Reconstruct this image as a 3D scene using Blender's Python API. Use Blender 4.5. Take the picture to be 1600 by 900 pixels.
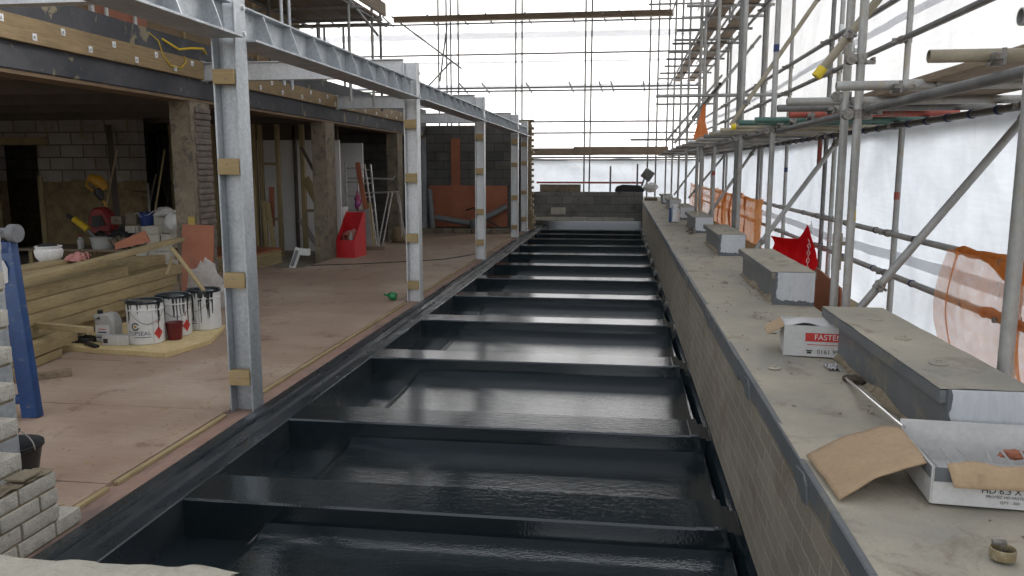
import bpy, bmesh, math, random
from mathutils import Vector, Matrix
random.seed(7)
R = math.radians
S = bpy.context.scene
for _o in list(bpy.data.objects): bpy.data.objects.remove(_o)
COL = S.collection

# ---------------- camera ----------------
cd = bpy.data.cameras.new('camera'); cam = bpy.data.objects.new('camera', cd); COL.objects.link(cam)
cd.sensor_width = 36.0; cd.lens = 36.0 * 1250 / 1600; cd.clip_start = 0.05; cd.clip_end = 2000
cam.location = (0, 0, 1.6)
cam.rotation_euler = (R(90 - 8.51), 0, R(7.79))
S.camera = cam

# ---------------- world, sun, exposure ----------------
SUN_EL, SUN_AZ = 28.0, 42.0     # azimuth clockwise from +Y: beyond the sheeting, far right
W = bpy.data.worlds.new('World'); S.world = W; W.use_nodes = True
nt = W.node_tree; nt.nodes.clear()
sk = nt.nodes.new('ShaderNodeTexSky'); sk.sky_type = 'NISHITA'; sk.sun_disc = False
sk.sun_elevation = R(SUN_EL); sk.sun_rotation = R(SUN_AZ); sk.dust_density = 3.0; sk.air_density = 1.0; sk.ozone_density = 1.0
bg = nt.nodes.new('ShaderNodeBackground'); bg.inputs['Strength'].default_value = 0.14
ow = nt.nodes.new('ShaderNodeOutputWorld')
hs = nt.nodes.new('ShaderNodeHueSaturation'); hs.inputs['Saturation'].default_value = 0.22   # overcast: a nearly colourless sky
nt.links.new(sk.outputs[0], hs.inputs['Color']); nt.links.new(hs.outputs[0], bg.inputs[0]); nt.links.new(bg.outputs[0], ow.inputs[0])
sd = bpy.data.lights.new('sun', 'SUN'); sd.energy = 1.5; sd.angle = R(30); sd.color = (1.0, 0.985, 0.965)
so = bpy.data.objects.new('sun', sd); COL.objects.link(so)
_d = Vector((math.sin(R(SUN_AZ)) * math.cos(R(SUN_EL)), math.cos(R(SUN_AZ)) * math.cos(R(SUN_EL)), math.sin(R(SUN_EL))))
so.rotation_euler = _d.to_track_quat('Z', 'Y').to_euler()
S.view_settings.view_transform = 'Standard'; S.view_settings.look = 'None'
S.view_settings.exposure = 1.6; S.view_settings.gamma = 1.0; S.view_settings.use_curve_mapping = False
S.cycles.use_denoising = True
S.cycles.max_bounces = 10; S.cycles.diffuse_bounces = 5; S.cycles.glossy_bounces = 4; S.cycles.transparent_max_bounces = 16
S.cycles.sample_clamp_indirect = 6.0

# ---------------- materials ----------------
class NB:
    def __init__(s, name):
        s.m = bpy.data.materials.new(name); s.m.use_nodes = True
        s.t = s.m.node_tree; s.n = s.t.nodes; s.n.clear()
        s.out = s.n.new('ShaderNodeOutputMaterial')
        tc = s.n.new('ShaderNodeTexCoord'); oi = s.n.new('ShaderNodeObjectInfo')
        mu = s.math('MULTIPLY', oi.outputs['Random'], 37.0)
        ad = s.n.new('ShaderNodeVectorMath'); ad.operation = 'ADD'
        s.l(tc.outputs['Object'], ad.inputs[0]); s.l(mu, ad.inputs[1])
        s.raw = tc.outputs['Object']; s.co = ad.outputs[0]; s.rnd = oi.outputs['Random']
    def l(s, a, b): s.t.links.new(a, b)
    def math(s, op, a, b):
        n = s.n.new('ShaderNodeMath'); n.operation = op
        for i, x in enumerate((a, b)):
            if isinstance(x, (int, float)): n.inputs[i].default_value = x
            else: s.l(x, n.inputs[i])
        return n.outputs[0]
    def map(s, v, sc=(1, 1, 1), rot=(0, 0, 0)):
        n = s.n.new('ShaderNodeMapping'); n.inputs['Scale'].default_value = sc; n.inputs['Rotation'].default_value = rot
        s.l(v, n.inputs[0]); return n.outputs[0]
    def noise(s, v, scale, detail=5, rough=.6, dist=0):
        n = s.n.new('ShaderNodeTexNoise'); n.inputs['Scale'].default_value = scale; n.inputs['Detail'].default_value = detail
        n.inputs['Roughness'].default_value = rough; n.inputs['Distortion'].default_value = dist
        s.l(v, n.inputs['Vector']); return n.outputs[0]
    def ramp(s, f, stops):
        n = s.n.new('ShaderNodeValToRGB'); e = n.color_ramp.elements
        while len(e) < len(stops): e.new(.5)
        for i, (p, c) in enumerate(stops):
            e[i].position = p; e[i].color = (c if len(c) == 4 else (*c, 1)) if not isinstance(c, (int, float)) else (c, c, c, 1)
        s.l(f, n.inputs[0]); return n.outputs[0]
    def mix(s, f, a, b, mode='MIX'):
        n = s.n.new('ShaderNodeMix'); n.data_type = 'RGBA'; n.blend_type = mode
        for k, x in ((0, f), (6, a), (7, b)):
            if isinstance(x, (int, float)): n.inputs[k].default_value = x
            elif isinstance(x, tuple): n.inputs[k].default_value = (*x, 1)
            else: s.l(x, n.inputs[k])
        return n.outputs[2]
    def bsdf(s, col, rough=.6, metal=0., bump=None, bs=.2, bd=.01, spec=.5):
        p = s.n.new('ShaderNodeBsdfPrincipled')
        for k, x in (('Base Color', col), ('Roughness', rough), ('Metallic', metal), ('Specular IOR Level', spec)):
            if isinstance(x, (int, float)): p.inputs[k].default_value = x
            elif isinstance(x, tuple): p.inputs[k].default_value = (*x, 1)
            else: s.l(x, p.inputs[k])
        if bump is not None:
            b = s.n.new('ShaderNodeBump'); b.inputs['Strength'].default_value = bs; b.inputs['Distance'].default_value = bd
            s.l(bump, b.inputs['Height']); s.l(b.outputs[0], p.inputs['Normal'])
        s.l(p.outputs[0], s.out.inputs[0]); s.p = p; return s.m

def mat(name, c1, c2, c3=None, sc=4, fs=60, rough=.7, metal=0, bs=.25, bd=.004, stain=.62, stretch=(1, 1, 1), spec=.5, rvar=.1):
    b = NB(name); v = b.map(b.co, stretch)
    n1 = b.noise(v, sc, 6, .62); n2 = b.noise(v, fs, 3, .6)
    col = b.ramp(n1, [(.3, c1), (.7, c2)])
    if c3:
        n3 = b.noise(v, sc * 1.7, 8, .7, .4)
        col = b.mix(b.ramp(n3, [(stain - .06, 0.), (stain + .08, 1.)]), col, c3)
    col = b.mix(.22, col, b.ramp(n2, [(.25, .25), (.75, 1.)]), 'MULTIPLY')
    r = b.math('ADD', b.math('MULTIPLY', n1, rvar * 2), rough - rvar)
    return b.bsdf(col, r, metal, b.math('ADD', n2, b.math('MULTIPLY', n1, .6)), bs, bd, spec)

def wood(name, c1, c2, axis, rough=.75, ringscale=9):
    b = NB(name); st = {'x': (.35, 6, 6), 'y': (6, .35, 6), 'z': (6, 6, .35)}[axis]
    v = b.map(b.co, st); n1 = b.noise(v, ringscale, 7, .6, 1.2); n2 = b.noise(b.co, 2.2, 4, .6)
    kn = b.noise(b.map(b.co, {'x': (1, 3, 3), 'y': (3, 1, 3), 'z': (3, 3, 1)}[axis]), 2.6, 2, .5)
    col = b.ramp(n1, [(.3, c1), (.62, c2), (.8, tuple(.7 * a for a in c1))])
    col = b.mix(b.ramp(kn, [(.70, 0.), (.76, .7)]), col, tuple(.33 * a for a in c1))
    col = b.mix(.5, col, b.ramp(n2, [(.3, .55), (.7, 1.15)]), 'MULTIPLY')
    return b.bsdf(col, rough, 0, n1, .3, .003)

def brick(name, axes, bw, bh, c1, c2, mortar, ms=.01, off=.5, stain=None, bs=.6, fine=90, stain_z=None):
    b = NB(name)
    sx = b.n.new('ShaderNodeSeparateXYZ'); b.l(b.raw, sx.inputs[0]); cb = b.n.new('ShaderNodeCombineXYZ')
    b.l(sx.outputs['XYZ'.index(axes[0])], cb.inputs[0]); b.l(sx.outputs['XYZ'.index(axes[1])], cb.inputs[1])
    wob = b.n.new('ShaderNodeVectorMath'); wob.operation = 'MULTIPLY_ADD'
    nn = b.n.new('ShaderNodeTexNoise'); nn.inputs['Scale'].default_value = 9; b.l(b.raw, nn.inputs['Vector'])
    b.l(nn.outputs['Color'], wob.inputs[0]); wob.inputs[1].default_value = (ms * .9,) * 3; b.l(cb.outputs[0], wob.inputs[2])
    t = b.n.new('ShaderNodeTexBrick'); t.offset = off
    t.inputs['Scale'].default_value = 1; t.inputs['Brick Width'].default_value = bw; t.inputs['Row Height'].default_value = bh
    t.inputs['Mortar Size'].default_value = ms; t.inputs['Mortar Smooth'].default_value = .25; t.inputs['Bias'].default_value = 0
    t.inputs['Color1'].default_value = (*c1, 1); t.inputs['Color2'].default_value = (*c2, 1); t.inputs['Mortar'].default_value = (*mortar, 1)
    b.l(wob.outputs[0], t.inputs['Vector'])
    f = b.noise(b.raw, fine, 4, .7); g = b.noise(b.raw, 1.6, 6, .65)
    col = b.mix(.55, t.outputs[0], b.ramp(f, [(.2, .35), (.75, 1.25)]), 'MULTIPLY')
    col = b.mix(.45, col, b.ramp(g, [(.3, .5), (.7, 1.2)]), 'MULTIPLY')
    if stain: col = b.mix(b.ramp(b.noise(b.raw, 2.3, 8, .7, .5), [(.52, 0.), (.66, .75)]), col, stain)
    if stain_z:   # a plaster / render coat that ends at a height
        z0, c = stain_z; e = b.math('ADD', sx.outputs[2], b.math('MULTIPLY', g, .25))
        rc = b.mix(b.ramp(b.noise(b.raw, 7, 8, .7), [(.35, 0.), (.7, 1.)]), c, tuple(.45 * q for q in c))
        col = b.mix(b.math('LESS_THAN', e, z0 + .12), col, rc)
    h = b.math('ADD', b.math('MULTIPLY', t.outputs['Fac'], -1.0), b.math('MULTIPLY', f, .35))
    return b.bsdf(col, .9, 0, h, bs, .006, .25)

galv = None
def galvanised(name, lo, hi, metal=.55, rough=.42):
    b = NB(name); vo = b.n.new('ShaderNodeTexVoronoi'); vo.inputs['Scale'].default_value = 55; b.l(b.co, vo.inputs['Vector'])
    n1 = b.noise(b.map(b.co, (1, 1, .35)), 5, 6, .65); f = b.math('ADD', b.math('MULTIPLY', vo.outputs['Color'], .22), b.math('MULTIPLY', n1, .85))
    col = b.ramp(f, [(.3, lo), (.75, hi)])
    return b.bsdf(col, b.math('ADD', b.math('MULTIPLY', n1, .3), rough - .12), metal, b.noise(b.co, 40, 4, .6), .08, .002)

M = {}
M['galv'] = galvanised('galvanised_steel', (.30, .325, .345), (.56, .58, .60))
M['galv_pale'] = galvanised('bright_galvanised_steel', (.46, .47, .48), (.74, .745, .75), .35, .45)
M['tube'] = mat('weathered_scaffold_tube', (.27, .268, .255), (.46, .455, .44), (.36, .31, .23), 7, 70, .55, .45, .15, .002, .60, (1, 1, .5))
M['tube_dark'] = mat('dull_scaffold_tube', (.125, .125, .122), (.225, .222, .215), (.27, .245, .20), 6, 60, .55, .4, .15, .002, .62)
M['tube_green'] = mat('green_painted_tube', (.04, .10, .085), (.075, .16, .13), (.22, .21, .18), 6, 60, .5, .1, .15, .002, .60)
M['tube_red'] = mat('red_painted_tube', (.28, .055, .04), (.42, .10, .07), (.25, .2, .17), 5, 60, .55, .1, .15, .002, .6)
M['tube_tan'] = mat('dusty_scaffold_tube', (.27, .235, .165), (.40, .36, .27), (.2, .19, .17), 6, 60, .7, .2, .15, .002, .6)
M['coupler'] = mat('coupler_steel', (.15, .14, .125), (.36, .345, .32), (.14, .085, .05), 30, 90, .5, .6, .4, .003, .6)
M['yellow_cap'] = mat('yellow_plastic', (.62, .45, .01), (.75, .56, .03), None, 9, 60, .5, 0, .1)
M['blue_rope'] = mat('blue_rope', (.02, .03, .10), (.04, .06, .18), None, 40, 90, .8)
M['plyred'] = mat('red_brown_ply', (.30, .095, .045), (.42, .145, .07), (.20, .08, .05), 2.5, 60, .55, 0, .1, .002, .66, (1, 1, .6))
M['timber_x'] = wood('sawn_timber_x', (.30, .22, .105), (.42, .33, .18), 'x')
M['timber_y'] = wood('sawn_timber_y', (.26, .195, .095), (.39, .305, .16), 'y')
M['timber_z'] = wood('sawn_timber_z', (.31, .23, .11), (.43, .33, .17), 'z')
M['stud'] = wood('green_treated_stud', (.20, .15, .07), (.32, .25, .13), 'z')
M['ledger'] = wood('treated_ledger_board', (.17, .115, .055), (.285, .20, .10), 'y')
M['board'] = wood('weathered_scaffold_board', (.16, .115, .075), (.27, .205, .14), 'y')
M['board_x'] = wood('weathered_scaffold_board_x', (.16, .115, .075), (.27, .205, .145), 'x')
M['packer'] = wood('timber_packer', (.30, .215, .095), (.42, .31, .155), 'x')
M['white_plastic'] = mat('white_plastic', (.66, .66, .64), (.76, .755, .74), (.45, .43, .39), 6, 50, .4, 0, .05, .001, .7)
M['black_plastic'] = mat('black_rubber_plastic', (.010, .010, .011), (.02, .02, .021), (.09, .085, .08), 9, 50, .5, 0, .15, .002, .68)
M['card_white'] = mat('white_printed_card', (.54, .53, .51), (.63, .615, .60), (.42, .38, .33), 5, 60, .75, 0, .08, .001, .70)
M['card_brown'] = mat('brown_corrugated_card', (.36, .25, .15), (.47, .335, .205), (.30, .21, .13), 5, 70, .85, 0, .12, .002, .66)
M['ink_red'] = mat('red_print', (.50, .03, .025), (.58, .05, .04), None, 20, 60, .6)
M['ink_blue'] = mat('navy_print', (.035, .035, .12), (.06, .06, .17), None, 20, 60, .6)
M['ink_black'] = mat('black_print', (.03, .03, .03), (.05, .05, .05), None, 20, 60, .7)
M['ink_white'] = mat('white_print', (.7, .68, .66), (.78, .76, .74), None, 20, 60, .7)

M['red_box'] = mat('red_painted_board', (.50, .012, .018), (.62, .025, .03), (.38, .03, .03), 5, 50, .45, 0, .08, .001, .72)
M['dark_red'] = mat('dark_red_plastic', (.10, .008, .010), (.17, .014, .016), None, 9, 50, .35)
M['yellow_paint'] = mat('yellow_tool_paint', (.55, .36, .01), (.68, .47, .02), (.2, .15, .05), 12, 60, .5, 0, .1, .001, .68)
M['orange_tool'] = mat('orange_tool_paint', (.42, .20, .015), (.52, .27, .02), (.10, .065, .03), 12, 60, .5, 0, .1, .001, .68)
M['red_tool'] = mat('red_tool_paint', (.20, .012, .012), (.30, .022, .018), (.06, .025, .02), 9, 60, .55, 0, .1, .001, .55)
M['blue_paint'] = mat('blue_enamel_steel', (.007, .036, .125), (.012, .058, .19), (.16, .15, .14), 9, 50, .42, 0, .15, .001, .63)
M['blue_plastic'] = mat('blue_plastic', (.01, .03, .14), (.02, .05, .2), None, 9, 50, .4)
M['concrete'] = mat('aged_concrete', (.165, .135, .095), (.27, .225, .16), (.105, .095, .078), 5, 50, .9, 0, .9, .012, .56)
M['concrete_floor'] = mat('dusty_concrete', (.22, .19, .15), (.32, .28, .22), (.15, .13, .11), 2, 45, .92, 0, .4, .006, .6)
M['block'] = mat('pale_concrete_block', (.42, .39, .33), (.56, .525, .45), (.34, .30, .24), 6, 70, .92, 0, .6, .006, .62)
M['block_cream'] = mat('cream_masonry', (.36, .335, .27), (.46, .43, .355), (.28, .25, .19), 6, 60, .95, 0, .8, .01, .64)
M['aluminium'] = mat('aluminium', (.50, .50, .50), (.66, .66, .66), (.35, .34, .33), 9, 60, .4, .7, .1, .001, .68)
M['chrome'] = mat('polished_rod', (.8, .8, .8), (.86, .86, .86), None, 9, 60, .18, .9, 0)
M['brass'] = mat('tarnished_brass_band', (.25, .19, .10), (.42, .35, .22), (.6, .58, .52), 25, 80, .45, .5, .3, .002, .6)
M['plaster'] = mat('white_plasterboard', (.74, .72, .71), (.80, .785, .775), None, 1.5, 40, .85, 0, .05)
M['grey_board'] = mat('grey_board', (.27, .25, .235), (.36, .335, .32), None, 4, 40, .8)
M['grey_pipe'] = mat('grey_pipe', (.15, .155, .16), (.22, .225, .23), (.3, .29, .27), 6, 40, .6, 0, .1, .001, .68)
M['pink'] = mat('pink_insulation', (.50, .21, .19), (.62, .30, .26), None, 14, 50, .95, 0, .8, .02)
M['insul'] = mat('yellow_insulation_board', (.55, .42, .20), (.70, .56, .30), (.44, .32, .15), 9, 60, .9, 0, .4, .005, .63)
M['soil'] = mat('dark_soil', (.012, .012, .013), (.04, .04, .04), None, 30, 90, .95, 0, .9, .02)
M['bottle'] = mat('green_bottle', (.01, .16, .05), (.02, .26, .08), None, 8, 50, .2)
M['hessian'] = mat('brown_hoarding', (.20, .14, .08), (.29, .21, .125), (.30, .13, .05), 2.2, 50, .85, 0, .2, .004, .64, (1, .5, 1))
M['void'] = mat('dark_void_brown', (.07, .055, .045), (.12, .095, .075), None, 2, 40, .9)  # dark brown for the unlit void, also ceiling and dark timber
M['tarp_dark'] = mat('black_felt', (.018, .018, .02), (.035, .035, .037), None, 6, 60, .8)
M['ground'] = mat('earth_ground', (.16, .135, .10), (.24, .21, .16), (.12, .13, .08), .5, 30, .95)
M['dust'] = mat('banked_brown_dust', (.20, .155, .10), (.33, .275, .19), (.13, .10, .07), 9, 90, .95, 0, .6, .004, .58)
M['ladder_paint'] = mat('paint_splashed_steel', (.33, .31, .29), (.6, .58, .55), (.2, .12, .09), 14, 60, .55, .2, .15, .001, .6)

def _bitumen():
    b = NB('bitumen_painted_concrete')
    n1 = b.noise(b.co, 1.8, 8, .65, .4); n2 = b.noise(b.co, 30, 4, .65); n3 = b.noise(b.map(b.co, (1, 1, .55)), 4.2, 5, .6, .8)
    col = b.ramp(n1, [(.35, (.028, .030, .036)), (.65, (.062, .063, .070))])
    col = b.mix(b.ramp(n3, [(.60, 0.), (.64, .85)]), col, (.24, .20, .125))
    col = b.mix(b.ramp(b.noise(b.map(b.co, (1, .4, 2)), 14, 6, .7), [(.63, 0.), (.68, .5)]), col, (.16, .155, .15))
    return b.bsdf(col, .75, 0, b.math('ADD', n2, n1), .4, .006)
M['bitumen'] = _bitumen()

def _membrane():
    b = NB('wet_look_black_membrane')
    n1 = b.noise(b.map(b.co, (.45, 1.6, 1)), 5, 6, .6, .3); n2 = b.noise(b.map(b.co, (.75, 1.3, 1)), 95, 2, .5); n3 = b.noise(b.co, 2.0, 5, .6); n4 = b.noise(b.map(b.co, (.5, 1.2, 1)), 26, 4, .6, .6)
    col = b.ramp(n3, [(.35, (.0105, .0170, .0205)), (.65, (.0150, .0230, .0275))])
    col = b.mix(b.ramp(b.noise(b.map(b.co, (1, .5, 1)), 5.5, 8, .72), [(.63, 0.), (.75, .25)]), col, (.05, .05, .048))
    r = b.ramp(n1, [(.35, .03), (.62, .07), (.80, .22)])
    h = b.math('ADD', b.math('MULTIPLY', n2, .55), b.math('ADD', b.math('MULTIPLY', n4, .8), b.math('MULTIPLY', n1, .5)))
    return b.bsdf(col, r, 0, h, .27, .004, 1.0)
M['membrane'] = _membrane()
def _membrane_worn():
    b = NB('trodden_black_membrane')
    n1 = b.noise(b.map(b.co, (2, .3, 1)), 6, 6, .65, .3); n3 = b.noise(b.map(b.co, (1.6, .6, 1)), 4.5, 8, .72, .4)
    col = b.ramp(n1, [(.35, (.017, .023, .028)), (.65, (.027, .033, .038))])
    col = b.mix(b.ramp(n3, [(.55, 0.), (.75, .4)]), col, (.075, .068, .064))
    return b.bsdf(col, b.ramp(n3, [(.4, .24), (.65, .5)]), 0, b.math('ADD', n1, b.math('MULTIPLY', b.noise(b.co, 60, 3, .6), .5)), .25, .004)
M['membrane_worn'] = _membrane_worn()

def _ply():
    b = NB('dusty_ply_decking')
    g = b.noise(b.map(b.co, (.5, 5, 1)), 7, 6, .6, .5); n = b.noise(b.co, 1.1, 7, .65, .3); s = b.noise(b.map(b.co, (1, .75, 1)), 3.1, 9, .72, .5); f = b.noise(b.co, 55, 3, .6)
    col = b.ramp(n, [(.32, (.315, .215, .160)), (.52, (.385, .285, .215)), (.70, (.46, .37, .29))])
    col = b.mix(.35, col, b.ramp(g, [(.3, .65), (.7, 1.1)]), 'MULTIPLY')
    col = b.mix(b.ramp(s, [(.575, 0.), (.66, .7)]), col, (.16, .105, .08))
    col = b.mix(.25, col, b.ramp(f, [(.3, .6), (.7, 1.1)]), 'MULTIPLY')
    return b.bsdf(col, b.ramp(n, [(.3, .5), (.7, .75)]), 0, b.math('ADD', g, f), .15, .003, .4)
M['ply'] = _ply()

def _coping():
    b = NB('dusty_grey_roof_coating')
    n = b.noise(b.co, 1.7, 8, .68, .3); d = b.noise(b.map(b.co, (1, .7, 1)), 4.5, 9, .72, .5); f = b.noise(b.co, 130, 3, .65); m = b.noise(b.map(b.co, (.7, 3, 1)), 2.6, 7, .7, 1.0)
    col = b.ramp(n, [(.32, (.285, .27, .23)), (.48, (.375, .34, .27)), (.66, (.47, .42, .325))])
    col = b.mix(b.ramp(d, [(.54, 0.), (.68, .75)]), col, (.17, .13, .085))
    col = b.mix(b.ramp(m, [(.60, 0.), (.70, .45)]), col, (.18, .19, .20))
    col = b.mix(.3, col, b.ramp(f, [(.25, .55), (.75, 1.15)]), 'MULTIPLY')
    return b.bsdf(col, b.ramp(n, [(.3, .55), (.7, .8)]), 0, b.math('ADD', b.math('MULTIPLY', f, .5), n), .25, .004, .4)
M['coping'] = _coping()
M['coat_side'] = mat('grey_roof_coating', (.10, .108, .115), (.155, .165, .172), (.25, .215, .155), 3, 70, .5, 0, .15, .002, .60)
M['coat_front'] = mat('pale_grey_trim', (.53, .55, .575), (.60, .615, .635), (.45, .465, .48), 3.5, 40, .5, 0, .06, .001, .66, (3, 1, .6))
M['coat_dark'] = mat('dark_grey_brushed_coat', (.10, .11, .122), (.14, .15, .16), None, 8, 60, .45)

M['brick_inner'] = brick('brown_grey_parapet_brick', 'YZ', .225, .075, (.285, .25, .20), (.35, .305, .245), (.41, .37, .30), .007, .5, (.20, .155, .105), 1.0, 110)
M['dense_block'] = brick('dark_dense_block', 'XZ', .45, .225, (.19, .187, .18), (.25, .24, .225), (.12, .115, .108), .009, .5, (.095, .08, .06), .35, 60)
M['gable_block'] = brick('dark_gable_block', 'XZ', .45, .225, (.115, .115, .112), (.17, .16, .15), (.075, .07, .066), .01, .5, (.10, .085, .06), .4, 60)
M['inner_block'] = brick('old_white_block', 'XZ', .45, .225, (.27, .235, .215), (.35, .315, .29), (.12, .09, .06), .012, .5, (.20, .145, .09), .5, 40, (1.38, (.24, .18, .10)))
M['pale_brick'] = mat('pale_speckled_brick', (.37, .345, .295), (.52, .49, .43), (.29, .26, .215), 22, 120, .92, 0, .9, .006, .62)
M['mortar'] = mat('brown_mortar', (.19, .155, .105), (.27, .225, .155), None, 20, 90, .95, 0, .8, .006)

def cloth(name, col, trans=.55, alpha=1.0, c2=None, sc=3, weave=None, rough=.8):
    b = NB(name); n = b.noise(b.co, sc, 6, .6); c = b.ramp(n, [(.3, col), (.7, c2 or col)])
    if weave:   # woven reinforcement lines, with fold shading painted in as colour streaks
        w1 = b.noise(b.map(b.co, (1, .12, 1)), 34, 3, .6); w2 = b.noise(b.map(b.co, (1, 1.3, .10)), 5, 5, .6, .5); w3 = b.noise(b.map(b.co, (1, 1, 1), (.7, 0, 0)), 1.8, 6, .6, 1.2)
        c = b.mix(.30, c, b.ramp(w1, [(.35, .86), (.65, 1.06)]), 'MULTIPLY'); c = b.mix(.16, c, b.ramp(w2, [(.35, .78), (.62, 1.08)]), 'MULTIPLY'); c = b.mix(.2, c, b.ramp(w3, [(.40, .75), (.5, 1.05), (.6, .95)]), 'MULTIPLY')
    d = b.n.new('ShaderNodeBsdfDiffuse'); t = b.n.new('ShaderNodeBsdfTranslucent'); mx = b.n.new('ShaderNodeMixShader'); mx.inputs[0].default_value = trans
    b.l(c, d.inputs[0]); b.l(c, t.inputs[0]); b.l(d.outputs[0], mx.inputs[1]); b.l(t.outputs[0], mx.inputs[2])
    bu = b.n.new('ShaderNodeBump'); bu.inputs['Strength'].default_value = .3; bu.inputs['Distance'].default_value = .02
    b.l(b.noise(b.co, 6, 6, .6), bu.inputs['Height']); b.l(bu.outputs[0], d.inputs['Normal'])
    if alpha < 1:
        tr = b.n.new('ShaderNodeBsdfTransparent'); m2 = b.n.new('ShaderNodeMixShader')
        a = b.ramp(b.noise(b.co, 12, 4, .6), [(.3, alpha - .12), (.7, alpha + .12)])
        b.l(a, m2.inputs[0]); b.l(tr.outputs[0], m2.inputs[1]); b.l(mx.outputs[0], m2.inputs[2]); b.l(m2.outputs[0], b.out.inputs[0])
    else: b.l(mx.outputs[0], b.out.inputs[0])
    return b.m
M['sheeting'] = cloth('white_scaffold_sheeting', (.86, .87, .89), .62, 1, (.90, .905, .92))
M['sheeting_side'] = cloth('side_scaffold_sheeting', (.53, .54, .56), .52, 1, (.62, .63, .64), 1.5, 1)  # base white lowered so the side panels look less lit
M['sheeting_low'] = cloth('dimmed_low_sheeting', (.405, .44, .49), .5, 1, (.47, .50, .54), 1.4, 1)  # dimmer light on the lower panels is put into this colour
M['red_sheet'] = cloth('red_plastic_sheet', (.72, .02, .03), .45, 1, (.82, .04, .05), 3)
M['sheet_band'] = cloth('reinforced_sheeting_band', (.66, .67, .70), .5, 1, (.80, .81, .83), 40)
M['net'] = cloth('orange_debris_netting', (.72, .29, .12), .5, .52, (.78, .42, .23), 5)
M['net_thick'] = cloth('bunched_orange_netting', (.55, .17, .04), .35, 1, (.72, .27, .08), 12)
M['net_hot'] = cloth('bright_orange_netting', (.76, .25, .055), .55, .82, (.86, .40, .16), 5)
M['poly'] = cloth('clear_polythene', (.70, .68, .65), .5, .75, (.8, .78, .75), 6)
M['canister'] = cloth('milky_plastic', (.62, .62, .60), .5, 1, (.7, .7, .68), 6)

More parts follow.
